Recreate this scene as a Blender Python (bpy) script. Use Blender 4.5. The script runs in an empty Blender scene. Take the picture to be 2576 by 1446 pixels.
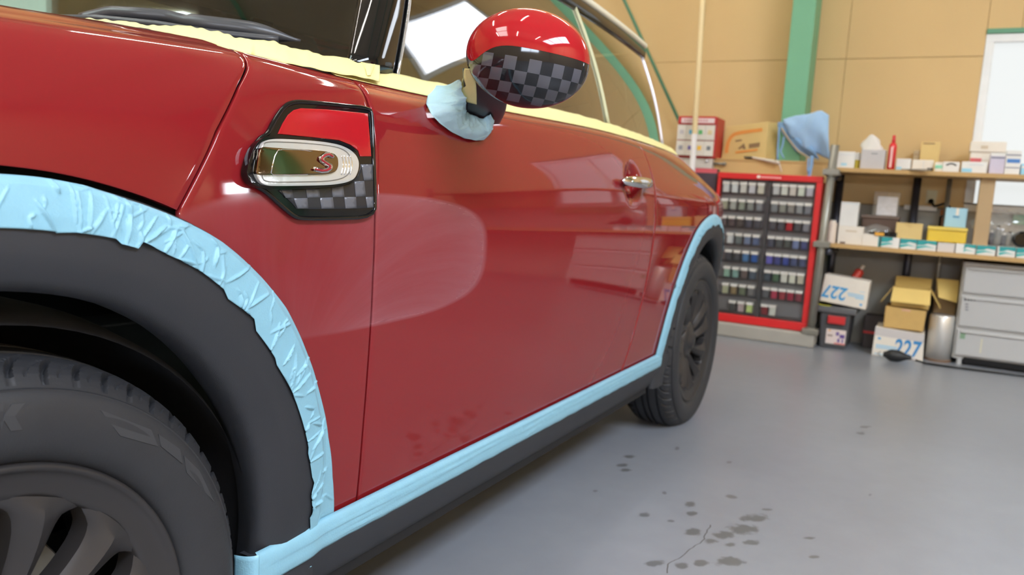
import bpy, bmesh, math, random
from mathutils import Vector, Matrix, noise
from mathutils.bvhtree import BVHTree

random.seed(7)
D = bpy.data
SC = bpy.context.scene
COL = SC.collection
rad = math.radians

# ------------------------------------------------------------------ camera
CAM = Vector((-.3888, -.7041, .8109))
YAW, PIT, ROL, FPX = .4808, .1200, .0625, 2004.3
fw = Vector((math.cos(YAW) * math.cos(PIT), math.sin(YAW) * math.cos(PIT), -math.sin(PIT)))
_r0 = Vector((math.sin(YAW), -math.cos(YAW), 0))
_u0 = _r0.cross(fw)
rt = _r0 * math.cos(ROL) + _u0 * math.sin(ROL)
up = -_r0 * math.sin(ROL) + _u0 * math.cos(ROL)
cd = D.cameras.new('camera')
cam = D.objects.new('camera', cd)
COL.objects.link(cam)
cam.matrix_world = Matrix(((rt.x, up.x, -fw.x, CAM.x), (rt.y, up.y, -fw.y, CAM.y), (rt.z, up.z, -fw.z, CAM.z), (0, 0, 0, 1)))
cd.sensor_width = 36
cd.lens = 36 * FPX / 2576
cd.clip_start = .02
cd.clip_end = 60
cd.dof.use_dof = True
cd.dof.focus_distance = 1.02
cd.dof.aperture_fstop = 6.0
SC.camera = cam

# ------------------------------------------------------------------ world, exposure
w = D.worlds.new('world')
SC.world = w
w.use_nodes = True
w.node_tree.nodes['Background'].inputs[0].default_value = (.75, .85, 1, 1)
w.node_tree.nodes['Background'].inputs[1].default_value = .6
SC.view_settings.view_transform = 'Standard'
SC.view_settings.look = 'None'
SC.view_settings.gamma = 1
SC.view_settings.use_curve_mapping = False
SC.view_settings.exposure = 0.06
SC.cycles.max_bounces = 10
SC.cycles.diffuse_bounces = 5
SC.cycles.glossy_bounces = 5
SC.cycles.transparent_max_bounces = 12
SC.cycles.sample_clamp_indirect = 6
TUBE_L, CLERE_L, PANE_L, SHUT_L, SIDEWIN_L, LEFTWIN_L, GATE_L = 128, 8.0, .88, 26.0, 28.0, 5.0, 29.0

# ------------------------------------------------------------------ picture point -> point in the place
def ray(px, py):
    return fw + rt * ((px - 1288) / FPX) - up * ((py - 723) / FPX)
def atX(px, py, x):
    d = ray(px, py); return CAM + d * ((x - CAM.x) / d.x)
def atY(px, py, y):
    d = ray(px, py); return CAM + d * ((y - CAM.y) / d.y)
def atZ(px, py, z=0):
    d = ray(px, py); return CAM + d * ((z - CAM.z) / d.z)

# ------------------------------------------------------------------ materials
def lin(c):
    return tuple((v / 255 / 12.92) if v / 255 <= .04045 else ((v / 255 + .055) / 1.055) ** 2.4 for v in c) + (1,)
MATS = {}
class NT:
    def __init__(self, m):
        self.t = m.node_tree; self.n = self.t.nodes; self.l = self.t.links
    def add(self, typ, **kw):
        nd = self.n.new(typ)
        for k, v in kw.items():
            if k.startswith('i_'):
                key = k[2:]; key = int(key) if key.isdigit() else key
                nd.inputs[key].default_value = v
            else: setattr(nd, k, v)
        return nd
    def link(self, a, b): self.l.new(a, b)
    def math(self, op, a, b=None, clamp=False):
        nd = self.add('ShaderNodeMath', operation=op, use_clamp=clamp)
        for i, v in enumerate((a, b)):
            if v is None: continue
            if hasattr(v, 'is_linked'): self.link(v, nd.inputs[i])
            else: nd.inputs[i].default_value = v
        return nd.outputs[0]
    def mix(self, f, a, b):
        nd = self.add('ShaderNodeMix', data_type='RGBA')
        for i, v in ((0, f), (6, a), (7, b)):
            if hasattr(v, 'is_linked'): self.link(v, nd.inputs[i])
            else: nd.inputs[i].default_value = v
        return nd.outputs[2]
def newmat(name):
    m = D.materials.new(name); m.use_nodes = True
    b = m.node_tree.nodes['Principled BSDF']
    return m, b, NT(m)
def mat(name, rgb, rough=.5, metal=0, var=.08, scale=12, bump=0, bscale=200, spec=.5, coat=0, rv=.0):
    """coloured surface with a little procedural tone variation and optional fine relief"""
    if name in MATS: return MATS[name]
    m, b, t = newmat(name)
    tc = t.add('ShaderNodeTexCoord')
    nz = t.add('ShaderNodeTexNoise', i_Scale=scale, i_Detail=4)
    t.link(tc.outputs['Object'], nz.inputs['Vector'])
    c = lin(rgb)
    lo = tuple(v * (1 - var) for v in c[:3]) + (1,)
    hi = tuple(min(1, v * (1 + var)) for v in c[:3]) + (1,)
    t.link(t.mix(nz.outputs['Fac'], lo, hi), b.inputs['Base Color'])
    b.inputs['Roughness'].default_value = rough
    b.inputs['Metallic'].default_value = metal
    b.inputs['Specular IOR Level'].default_value = spec
    b.inputs['Coat Weight'].default_value = coat
    if rv:
        t.link(t.math('ADD', t.math('MULTIPLY', nz.outputs['Fac'], rv), rough - rv / 2), b.inputs['Roughness'])
    if bump:
        n2 = t.add('ShaderNodeTexNoise', i_Scale=bscale, i_Detail=3)
        t.link(tc.outputs['Object'], n2.inputs['Vector'])
        bp = t.add('ShaderNodeBump', i_Strength=bump, i_Distance=.002)
        t.link(n2.outputs['Fac'], bp.inputs['Height']); t.link(bp.outputs['Normal'], b.inputs['Normal'])
    MATS[name] = m
    return m
def emit(name, rgb, s):
    if name in MATS: return MATS[name]
    m, b, t = newmat(name)
    tc = t.add('ShaderNodeTexCoord'); nz = t.add('ShaderNodeTexNoise', i_Scale=1.5)
    t.link(tc.outputs['Object'], nz.inputs['Vector'])
    c = lin(rgb)
    b.inputs['Base Color'].default_value = (.05, .05, .05, 1)
    b.inputs['Roughness'].default_value = .4
    t.link(t.mix(nz.outputs['Fac'], tuple(v * .97 for v in c[:3]) + (1,), c), b.inputs['Emission Color'])
    b.inputs['Emission Strength'].default_value = s
    MATS[name] = m
    return m
def glassmat(name, tint, refl=1.0, ior=1.5, rough=0.0):
    if name in MATS: return MATS[name]
    m, b, t = newmat(name)
    t.n.remove(b)
    out = t.n['Material Output']
    tr = t.add('ShaderNodeBsdfTransparent', i_0=lin(tint))
    gl = t.add('ShaderNodeBsdfGlossy', i_Roughness=rough); gl.inputs[0].default_value = (refl, refl, refl, 1)
    fr = t.add('ShaderNodeFresnel', i_IOR=ior)
    f = t.math('MULTIPLY', fr.outputs[0], 2.0, True)
    mx = t.add('ShaderNodeMixShader')
    t.link(f, mx.inputs[0]); t.link(tr.outputs[0], mx.inputs[1]); t.link(gl.outputs[0], mx.inputs[2])
    t.link(mx.outputs[0], out.inputs[0])
    MATS[name] = m
    return m

# paint with streaks of dried polish on it
def paintmat():
    m, b, t = newmat('red_paint')
    tc = t.add('ShaderNodeTexCoord'); ob = tc.outputs['Object']
    sx = t.add('ShaderNodeSeparateXYZ'); t.link(ob, sx.inputs[0])
    def ell(cx, cz, a, c, soft, k=.35, sc=7):
        dx = t.math('DIVIDE', t.math('SUBTRACT', sx.outputs[0], cx), a)
        dz = t.math('DIVIDE', t.math('SUBTRACT', sx.outputs[2], cz), c)
        d = t.math('POWER', t.math('ADD', t.math('POWER', t.math('ABSOLUTE', dx), 3.2), t.math('POWER', t.math('ABSOLUTE', dz), 3.2)), 1 / 3.2)
        n = t.add('ShaderNodeTexNoise', i_Scale=sc, i_Detail=2); t.link(ob, n.inputs['Vector'])
        d = t.math('ADD', d, t.math('MULTIPLY', t.math('SUBTRACT', n.outputs['Fac'], .5), k))
        return d, t.math('DIVIDE', t.math('SUBTRACT', 1.0, d), soft, True)
    d1, e1 = ell(.50, .70, .355, .098, .05, .10, 3.0)
    # rubbed streaks fan out from the lower front of the patch
    ax_ = t.math('SUBTRACT', sx.outputs[0], .40); az_ = t.math('SUBTRACT', sx.outputs[2], .56)
    an = t.math('ARCTAN2', t.math('MULTIPLY', az_, 1.6), ax_); rd = t.math('SQRT', t.math('ADD', t.math('MULTIPLY', ax_, ax_), t.math('MULTIPLY', az_, az_)))
    cb = t.add('ShaderNodeCombineXYZ'); t.link(t.math('ADD', t.math('MULTIPLY', an, 3.2), t.math('MULTIPLY', rd, 5.0)), cb.inputs[0]); t.link(t.math('MULTIPLY', rd, 1.2), cb.inputs[1])
    wv = t.add('ShaderNodeTexNoise', i_Scale=3.0, i_Detail=5, i_Roughness=.65); t.link(cb.outputs[0], wv.inputs['Vector'])
    body = t.math('ADD', .22, t.math('MULTIPLY', t.math('POWER', wv.outputs['Fac'], 1.4), .62))
    rim = t.math('MULTIPLY', t.math('POWER', d1, 5.0), .45)
    front = t.math('ADD', .35, t.math('MULTIPLY', t.math('DIVIDE', t.math('SUBTRACT', sx.outputs[0], .42), .12, True), .65))
    msk = t.math('MULTIPLY', t.math('MULTIPLY', e1, front), t.math('ADD', body, rim), True)
    col = t.mix(t.math('MULTIPLY', msk, .30), lin((127, 29, 34)), lin((172, 134, 146)))
    t.link(col, b.inputs['Base Color'])
    t.link(t.math('ADD', .03, t.math('MULTIPLY', msk, .30)), b.inputs['Roughness'])
    b.inputs['Specular IOR Level'].default_value = .5
    b.inputs['IOR'].default_value = 1.5
    return m
PAINT = paintmat()
BLACK = mat('black_gloss', (14, 15, 18), .06, var=.05)
CLAD = mat('black_plastic', (40, 42, 48), .55, var=.1, bump=.15, bscale=900)
RUBBER = mat('tyre_rubber', (40, 41, 45), .55, var=.15, scale=30, bump=.1, bscale=300)
DARK = mat('dark_void', (12, 12, 15), .9)
LINER = mat('wheel_liner', (26, 26, 31), .8, var=.5, scale=9, bump=.3, bscale=60)
CHROME = mat('chrome', (225, 225, 228), .05, 1, var=.02)
BTAPE = mat('blue_masking_tape', (132, 182, 204), .42, var=.05, scale=60, bump=.25, bscale=400)
YTAPE = mat('yellow_masking_tape', (226, 217, 152), .6, var=.05, scale=40, bump=.25, bscale=300)
RIMM = mat('dark_wheel_paint', (54, 52, 53), .42, .35, var=.08)
WHITE = mat('white_card', (226, 222, 214), .6, var=.04)
GLASS = glassmat('tinted_glass', (150, 158, 152))
WGLASS = glassmat('windscreen_glass', (165, 178, 172))
CARD = mat('brown_cardboard', (196, 160, 96), .75, var=.08, scale=20)
STEEL = mat('grey_steel_pipe', (140, 138, 130), .35, .5, var=.1, scale=20)
DSTEEL = mat('dark_steel_pipe', (72, 74, 84), .3, .6, var=.1, scale=20)
GREEN = mat('green_steel_paint', (112, 172, 138), .5, var=.05, scale=6)
DGREEN = mat('green_steel_paint_dark', (92, 146, 118), .5, var=.05, scale=6)
PLY = mat('plywood', (186, 150, 96), .6, var=.12, scale=8)
BLUEP = mat('blue_print', (62, 150, 205), .6)
DBLUEP = mat('deep_blue_print', (50, 130, 190), .6)
TEALP = mat('teal_print', (40, 150, 152), .55, var=.2, scale=40)
REDP = mat('red_plastic', (196, 44, 46), .35)
INKP = mat('dark_print', (138, 110, 78), .7)

# ------------------------------------------------------------------ mesh building
class MB:
    def __init__(s): s.v = []; s.f = []
    def grid(s, rows, close_u=False, close_v=False):
        o = len(s.v); n = len(rows); m = len(rows[0])
        for r in rows: s.v += [tuple(p) for p in r]
        for i in range(n if close_v else n - 1):
            for j in range(m if close_u else m - 1):
                a = o + i * m + j; b = o + i * m + (j + 1) % m
                i2 = (i + 1) % n
                s.f.append((a, b, o + i2 * m + (j + 1) % m, o + i2 * m + j))
        return s
    def box(s, lo, hi, taper=0, M=None):
        o = len(s.v)
        x0, y0, z0 = lo; x1, y1, z1 = hi; t = taper
        P = [(x0 + t, y0 + t, z0), (x1 - t, y0 + t, z0), (x1 - t, y1 - t, z0), (x0 + t, y1 - t, z0), (x0, y0, z1), (x1, y0, z1), (x1, y1, z1), (x0, y1, z1)]
        if M: P = [tuple(M @ Vector(p)) for p in P]
        s.v += P
        s.f += [tuple(o + i for i in q) for q in ((3, 2, 1, 0), (4, 5, 6, 7), (0, 1, 5, 4), (1, 2, 6, 5), (2, 3, 7, 6), (3, 0, 4, 7))]
        return s
    def prism(s, front, back):
        o = len(s.v); n = len(front)
        s.v += [tuple(p) for p in front] + [tuple(p) for p in back]
        s.f.append(tuple(range(o, o + n))); s.f.append(tuple(range(o + 2 * n - 1, o + n - 1, -1)))
        for i in range(n): s.f.append((o + i, o + n + i, o + n + (i + 1) % n, o + (i + 1) % n))
        return s
    def tube(s, path, r, seg=10, closed=False, cap=True):
        path = [Vector(p) for p in path]; n = len(path); rows = []
        R = r if isinstance(r, (list, tuple)) else [r] * n
        pu = None
        for i, p in enumerate(path):
            a = path[(i - 1) % n] if closed or i else p; b = path[(i + 1) % n] if closed or i < n - 1 else p
            t = (b - a).normalized()
            u = (pu - t * pu.dot(t)) if pu else t.orthogonal()
            u.normalize(); pu = u; v = t.cross(u)
            rows.append([p + (u * math.cos(k * math.tau / seg) + v * math.sin(k * math.tau / seg)) * R[i] for k in range(seg)])
        o = len(s.v)
        s.grid(rows, True, closed)
        if cap and not closed:
            s.f.append(tuple(range(o, o + seg))[::-1]); e = o + (n - 1) * seg; s.f.append(tuple(range(e, e + seg)))
        return s
    def lathe(s, prof, c, ax='z', seg=24, a0=0, a1=math.tau):
        rows = []; full = abs(a1 - a0 - math.tau) < 1e-6
        for k in range(seg if full else seg + 1):
            a = a0 + (a1 - a0) * k / seg; row = []
            for r, h in prof:
                q = (r * math.cos(a), r * math.sin(a), h) if ax == 'z' else (r * math.cos(a), h, r * math.sin(a)) if ax == 'y' else (h, r * math.cos(a), r * math.sin(a))
                row.append((c[0] + q[0], c[1] + q[1], c[2] + q[2]))
            rows.append(row)
        s.grid(rows, False, full)
        return s
    def ellipsoid(s, c, a, n=16, m=24, M=None):
        rows = []
        for i in range(n + 1):
            p = math.pi * i / n; row = []
            for j in range(m):
                q = math.tau * j / m
                v = Vector((a[0] * math.sin(p) * math.cos(q), a[1] * math.sin(p) * math.sin(q), a[2] * math.cos(p)))
                if M: v = M @ v
                row.append((c[0] + v.x, c[1] + v.y, c[2] + v.z))
            rows.append(row)
        return s.grid(rows, True)
    def build(s, name, m, parent=None, smooth=False, bevel=0, solid=0, seg=2, off=-1, ang=40, weld=True):
        me = D.meshes.new(name)
        me.from_pydata([tuple(v) for v in s.v], [], s.f)
        bm = bmesh.new(); bm.from_mesh(me)
        if weld: bmesh.ops.remove_doubles(bm, verts=bm.verts, dist=1e-5)
        if not solid: bmesh.ops.recalc_face_normals(bm, faces=bm.faces)
        for f in bm.faces: f.smooth = smooth
        bm.to_mesh(me); bm.free()
        for mm in (m if isinstance(m, (list, tuple)) else [m]): me.materials.append(mm)
        o = D.objects.new(name, me); COL.objects.link(o)
        if parent:
            o.parent = parent
            o.matrix_parent_inverse = parent_inv(parent)
        if solid:
            md = o.modifiers.new('thickness', 'SOLIDIFY'); md.thickness = solid; md.offset = off
        if bevel:
            md = o.modifiers.new('edges', 'BEVEL'); md.width = bevel; md.segments = seg; md.limit_method = 'ANGLE'; md.angle_limit = rad(ang)
            md.harden_normals = False
        if smooth == 'auto' or (smooth and (bevel or solid)):
            pass
        return o
WORLD = {}
def parent_inv(p):   # children of a part keep the part's own placing
    return WORLD.get(p.name, Matrix()).inverted()
def tag(o, label=None, cat=None, group=None, kind=None):
    for k, v in (('label', label), ('category', cat), ('group', group), ('kind', kind)):
        if v: o[k] = v
    return o
def empty(name, loc, label=None, cat=None, group=None, kind=None):
    o = D.objects.new(name, None); COL.objects.link(o)
    o.location = loc; o.empty_display_size = .05
    WORLD[o.name] = Matrix.Translation(Vector(loc))
    return tag(o, label, cat, group, kind)
def sharp(o, deg=35):
    """smooth shading with hard edges kept"""
    me = o.data
    bm = bmesh.new(); bm.from_mesh(me)
    for e in bm.edges:
        if len(e.link_faces) == 2 and e.calc_face_angle(0) > rad(deg): e.smooth = False
    for f in bm.faces: f.smooth = True
    bm.to_mesh(me); bm.free()
    return o
def lerp(a, b, t): return a + (b - a) * t
def sstep(a, b, x):
    t = max(0, min(1, (x - a) / (b - a))); return t * t * (3 - 2 * t)
def interp(tab, x):
    if x <= tab[0][0]: return tab[0][1]
    for (a, b), (c, d) in zip(tab, tab[1:]):
        if x <= c: return b + (d - b) * (x - a) / (c - a)
    return tab[-1][1]
def resample(pts, n):
    pts = [Vector(p) for p in pts]; L = [0]
    for a, b in zip(pts, pts[1:]): L.append(L[-1] + (b - a).length)
    out = []; k = 0
    for i in range(n):
        s = L[-1] * i / (n - 1)
        while k < len(pts) - 2 and L[k + 1] < s: k += 1
        out.append(pts[k].lerp(pts[k + 1], (s - L[k]) / max(1e-9, L[k + 1] - L[k])))
    return out
def text_mesh(txt, size, shear=0, offset=0, extrude=.0008):
    cu = D.curves.new('lettering', 'FONT'); cu.body = txt; cu.size = size; cu.shear = shear; cu.offset = offset; cu.extrude = extrude
    cu.align_x = 'CENTER'; cu.align_y = 'CENTER'
    o = D.objects.new('lettering', cu); COL.objects.link(o)
    me = D.meshes.new_from_object(o.evaluated_get(bpy.context.evaluated_depsgraph_get()))
    D.objects.remove(o); D.curves.remove(cu)
    return me
def letters(name, txt, size, M, m, parent, **kw):
    me = text_mesh(txt, size, **kw); me.transform(M); me.materials.clear(); me.materials.append(m)
    o = D.objects.new(name, me); COL.objects.link(o); o.parent = parent; o.matrix_parent_inverse = parent_inv(parent)
    return o

# ================================================================== THE ROOM
XW, XF, YR, YL, ZC = 5.05, -5.0, -5.6, 5.0, 4.7      # back wall, wall behind the camera, right wall, left wall, ceiling
BOARD = mat('tan_wall_board', (205, 174, 124), .75, var=.07, scale=1.3, bump=.1, bscale=40)
DADO = mat('grey_wall_base', (150, 146, 138), .7, var=.08, scale=3)
CEIL = mat('ceiling_board', (196, 184, 160), .8, var=.06, scale=2)

def floor_mat():
    m, b, t = newmat('polished_concrete')
    tc = t.add('ShaderNodeTexCoord'); ob = tc.outputs['Object']
    n1 = t.add('ShaderNodeTexNoise', i_Scale=1.1, i_Detail=6, i_Roughness=.6); t.link(ob, n1.inputs['Vector'])
    n2 = t.add('ShaderNodeTexNoise', i_Scale=14, i_Detail=5); t.link(ob, n2.inputs['Vector'])
    n3 = t.add('ShaderNodeTexNoise', i_Scale=60, i_Detail=3); t.link(ob, n3.inputs['Vector'])
    c = t.mix(n1.outputs['Fac'], lin((112, 116, 124)), lin((160, 164, 171)))
    c = t.mix(t.math('MULTIPLY', n2.outputs['Fac'], .5), c, lin((116, 119, 126)))
    c = t.mix(t.math('MULTIPLY', n3.outputs['Fac'], .4), c, lin((140, 143, 150)))
    stains = [(895, 885, 52, 22), (1055, 900, 62, 26), (1150, 870, 92, 32), (1210, 815, 78, 25), (985, 930, 45, 16), (1080, 948, 38, 12), (1190, 938, 52, 16),
              (700, 1042, 62, 18), (838, 1055, 42, 22), (930, 1042, 52, 18), (1080, 1032, 100, 28), (880, 745, 34, 16), (890, 790, 34, 14), (645, 797, 36, 14),
              (785, 828, 26, 9), (1090, 705, 36, 12), (535, 545, 40, 10), (555, 570, 34, 10), (815, 458, 14, 9), (1770, 350, 36, 7), (1745, 382, 28, 9),
              (1520, 1010, 42, 9), (1485, 915, 42, 7), (1795, 695, 12, 7), (1080, 530, 18, 7), (570, 500, 40, 10), (400, 675, 20, 7), (750, 685, 14, 9), (1265, 770, 40, 7)]
    msk = None
    sep = t.add('ShaderNodeSeparateXYZ'); t.link(ob, sep.inputs[0])
    nd = t.add('ShaderNodeTexNoise', i_Scale=42, i_Detail=4); t.link(ob, nd.inputs['Vector'])
    wob = t.math('MULTIPLY', t.math('SUBTRACT', nd.outputs['Fac'], .5), 1.6)
    for X, Y, a, c2 in stains:
        px, py = 1300 + X / 2.0188, 900 + Y / 2.0188
        p = atZ(px, py); u = atZ(px + a / 2.0188, py) - p; v = atZ(px, py + c2 / 2.0188) - p
        det = u.x * v.y - u.y * v.x
        ax, ay = v.y / det, -v.x / det; bx, by = -u.y / det, u.x / det
        def dot(cx, cy):
            return t.math('ADD', t.math('MULTIPLY', sep.outputs[0], cx), t.math('ADD', t.math('MULTIPLY', sep.outputs[1], cy), -(p.x * cx + p.y * cy)))
        A = dot(ax, ay); B = dot(bx, by)
        d = t.math('ADD', t.math('SQRT', t.math('ADD', t.math('MULTIPLY', A, A), t.math('MULTIPLY', B, B))), wob)
        k = t.math('DIVIDE', t.math('SUBTRACT', .92, d), .35, True)
        msk = k if msk is None else t.math('MAXIMUM', msk, k)
    c = t.mix(t.math('MULTIPLY', msk, .62), c, lin((66, 65, 60)))
    t.link(c, b.inputs['Base Color'])
    t.link(t.math('ADD', .285, t.math('MULTIPLY', n1.outputs['Fac'], .08)), b.inputs['Roughness'])
    b.inputs['Specular IOR Level'].default_value = .5
    return m
FLOORM = floor_mat()
fl = tag(MB().box((XF, YR, -.15), (XW + .15, YL, 0)).build('floor', FLOORM), kind='structure')
# fine crack in the concrete
ck = [(765, 1095), (770, 1050), (850, 1000), (890, 965), (905, 950), (955, 920), (960, 890), (985, 850)]
cp = [atZ(1300 + x / 2.0188, 900 + y / 2.0188) for x, y in ck]
cm = MB()
sidev = Vector((rt.x, rt.y, 0)).normalized()
cr = resample(cp, 40)
cr = [p + Vector((noise.noise(p * 40), noise.noise(p * 40 + Vector((5, 5, 5))), 0)) * .006 for p in cr]
cm.grid([[(p - sidev * .0012) + Vector((0, 0, .0004)), (p + sidev * .0012) + Vector((0, 0, .0004))] for p in cr])
cm.build('crack', mat('crack_dirt', (84, 80, 74), .9), fl)

tag(MB().box((XF, YR, ZC), (XW + .15, YL, ZC + .1)).build('ceiling', CEIL), kind='structure')
WIN = dict(y0=-1.80, y1=-.845, z0=.86, z1=1.875)      # the frosted window in the back wall
CL = dict(y0=-2.15, y1=-.95, z0=3.05, z1=3.75)        # high window above it
SW = dict(y0=-5.50, y1=-4.92, z0=1.10, z1=1.40)       # small window in the back wall by the right corner
def wall_with_holes(name, axis, pos, thick, u0, u1, v0, v1, holes, m):
    """slab with rectangular openings; axis 'x' spans y,z ; axis 'y' spans x,z"""
    us = sorted({u0, u1, *[h[0] for h in holes], *[h[1] for h in holes]}); vs = sorted({v0, v1, *[h[2] for h in holes], *[h[3] for h in holes]})
    b = MB()
    for a, c in zip(us, us[1:]):
        for d, e in zip(vs, vs[1:]):
            if any(h[0] <= a and c <= h[1] and h[2] <= d and e <= h[3] for h in holes): continue
            if axis == 'x': b.box((pos, a, d), (pos + thick, c, e))
            else: b.box((a, pos, d), (c, pos + thick, e))
    return tag(b.build(name, m), kind='structure')
wb = wall_with_holes('wall_back', 'x', XW, .12, YR, YL, 0, ZC, [(WIN['y0'], WIN['y1'], WIN['z0'], WIN['z1']), (CL['y0'], CL['y1'], CL['z0'], CL['z1']), (SW['y0'], SW['y1'], SW['z0'], SW['z1'])], mat('wall_core', (120, 96, 60), .8))
wall_with_holes('wall_right', 'y', YR - .12, .12, XF, XW, 0, ZC, [], BOARD)
LW = dict(x0=1.5, x1=3.25, z0=1.35, z1=2.7)           # window in the left wall, seen through the car
wall_with_holes('wall_left', 'y', YL, .12, XF, XW, 0, ZC, [(LW['x0'], LW['x1'], LW['z0'], LW['z1'])], BOARD)
wall_with_holes('wall_front', 'x', XF - .12, .12, YR, YL, 0, ZC, [(-3.2, -.6, 1.9, 2.5)], BOARD)
# tan boards nailed on the back wall: each its own piece, joints left open
seams = [-.105 + .91 * k for k in range(-5, 6)]
rows = [.87, 1.752, 2.66, 3.57, ZC]
def clip_boards(y0, y1, z0, z1):
    out = [(y0, y1, z0, z1)]
    for h in (WIN, CL, SW):
        nx = []
        for a, b, c, d in out:
            if b <= h['y0'] or a >= h['y1'] or d <= h['z0'] or c >= h['z1']: nx.append((a, b, c, d)); continue
            if a < h['y0']: nx.append((a, h['y0'], c, d))
            if b > h['y1']: nx.append((h['y1'], b, c, d))
            aa, bb = max(a, h['y0']), min(b, h['y1'])
            if c < h['z0']: nx.append((aa, bb, c, h['z0']))
            if d > h['z1']: nx.append((aa, bb, h['z1'], d))
        out = nx
    return out
for y0, y1 in zip(seams, seams[1:]):
    for z0, z1 in zip(rows, rows[1:]):
        for a, b, c, d in clip_boards(max(YR, y0), min(YL, y1), z0, z1):
            if b - a < .03 or d - c < .03: continue
            dx = random.uniform(0, .002)
            MB().box((XW - .012 - dx, a + .0011, c + .0011), (XW, b - .0011, d - .0011)).build('wall_board', BOARD, wb, bevel=.001, seg=1)
tag(MB().box((XW - .018, YR, 0), (XW, YL, .865)).build('baseboard_back', DADO, bevel=.003), kind='structure')
tag(MB().box((4.56, -.15, 0), (XW - .02, YL, .085)).build('trim_1', mat('concrete_curb', (158, 154, 146), .7, var=.1, scale=10), bevel=.01), kind='structure')

# windows
WFR = mat('white_window_frame', (226, 228, 230), .4)
def window(name, axis, pos, h, pane, mull, frame_w=.045, depth=.1):
    if axis == 'x': lo = lambda u, v, d: (pos + d, u, v)
    else: lo = lambda u, v, d: (u, pos - d, v)
    u0, u1, v0, v1 = h
    root = empty(name, lo((u0 + u1) / 2, v0, 0), kind='structure')
    f = MB()
    def bar(a, b, c, d):
        p, q = lo(a, c, -.02), lo(b, d, depth)
        f.box(tuple(map(min, p, q)), tuple(map(max, p, q)))
    bar(u0, u0 + frame_w, v0 + frame_w, v1 - frame_w); bar(u1 - frame_w, u1, v0 + frame_w, v1 - frame_w); bar(u0, u1, v0, v0 + frame_w); bar(u0, u1, v1 - frame_w, v1)
    for k in range(1, mull):
        c = u0 + (u1 - u0) * k / mull; bar(c - .03, c + .03, v0 + frame_w, v1 - frame_w)
    f.build('frame', WFR, root, bevel=.004)
    for k in range(mull):
        a = u0 + (u1 - u0) * k / mull; b = u0 + (u1 - u0) * (k + 1) / mull
        p, q = lo(a + .02, v0 + .02, .03), lo(b - .02, v1 - .02, .036)
        MB().box(tuple(map(min, p, q)), tuple(map(max, p, q))).build('pane', pane, root)
    return root
w1 = window('window_1', 'x', XW, (WIN['y0'], WIN['y1'], WIN['z0'], WIN['z1']), emit('lit_frosted_pane', (240, 244, 243), PANE_L), 2)
MB().box((XW - .03, WIN['y0'], WIN['z1']), (XW - .012, WIN['y1'] - .0, WIN['z1'] + .028)).build('header', DGREEN, w1, bevel=.003)
MB().box((XW - .05, WIN['y0'], .80), (XW - .018, WIN['y1'] - .25, .858)).build('sill_beam', mat('deep_green_paint', (70, 140, 96), .5), w1, bevel=.003)
window('window_2', 'x', XW, (CL['y0'], CL['y1'], CL['z0'], CL['z1']), emit('lit_high_pane', (240, 246, 255), CLERE_L), 1)
window('window_3', 'x', XW, (SW['y0'], SW['y1'], SW['z0'], SW['z1']), emit('lit_side_pane', (240, 246, 255), SIDEWIN_L), 1)
window('window_4', 'y', YL + .08, (LW['x0'], LW['x1'], LW['z0'], LW['z1']), emit('lit_left_pane', (232, 246, 240), LEFTWIN_L), 2)
window('window_6', 'x', XF - .10, (-3.2, -.6, 1.9, 2.5), emit('lit_strip_window', (226, 238, 255), SHUT_L), 2)
sk = empty('window_5', (-1.25, -3.9, ZC), kind='structure')
MB().box((-3.5, -4.7, ZC - .03), (1.0, -3.1, ZC - .015)).build('ceiling_light_sheet', emit('lit_skylight_sheet', (226, 238, 255), GATE_L), sk)
glow_panel = empty('added_glow_panel', (-2.5, 2.0, ZC), kind='structure')  # added glowing ceiling panel, unseen, gives extra light from the left
MB().box((-3.8, 1.4, ZC - .03), (-1.2, 2.6, ZC - .015)).build('ceiling_light_sheet', emit('lit_added_panel', (222, 240, 236), GATE_L * .45), glow_panel)
f = MB(); f.box((-3.56, -4.76, ZC - .05), (-3.5, -3.04, ZC)); f.box((1.0, -4.76, ZC - .05), (1.06, -3.04, ZC)); f.box((-3.5, -4.76, ZC - .05), (1.0, -4.7, ZC)); f.box((-3.5, -3.1, ZC - .05), (1.0, -3.04, ZC))
f.build('frame', WFR, sk)

# green steel frame
tag(MB().box((4.80, .07, 0), (5.03, .205, ZC)).build('steel_column', GREEN, bevel=.004), 'green painted steel column against the tan wall', 'column', kind='structure')
tag(MB().box((4.80, 3.6, 0), (5.03, 3.75, ZC)).build('steel_column', GREEN, bevel=.004), kind='structure')
tag(MB().box((4.80, -4.4, 0), (5.03, -4.25, ZC)).build('steel_column', GREEN, bevel=.004), kind='structure')
p0, p1 = atX(1705, 297, 4.97), atX(1570, 0, 4.97)
dv = (p1 - p0).normalized()
tag(MB().tube([p0 - dv * .35, p0 + dv * 4.2], .011).build('steel_brace', DGREEN, smooth=True), 'thin green diagonal brace rod on the wall above the car', 'brace', kind='structure')
for k in range(6):
    x = -4 + k * 1.75
    tag(MB().box((x, YR, ZC - .12), (x + .06, YL, ZC)).build('ceiling_purlin', GREEN), kind='structure')

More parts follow.
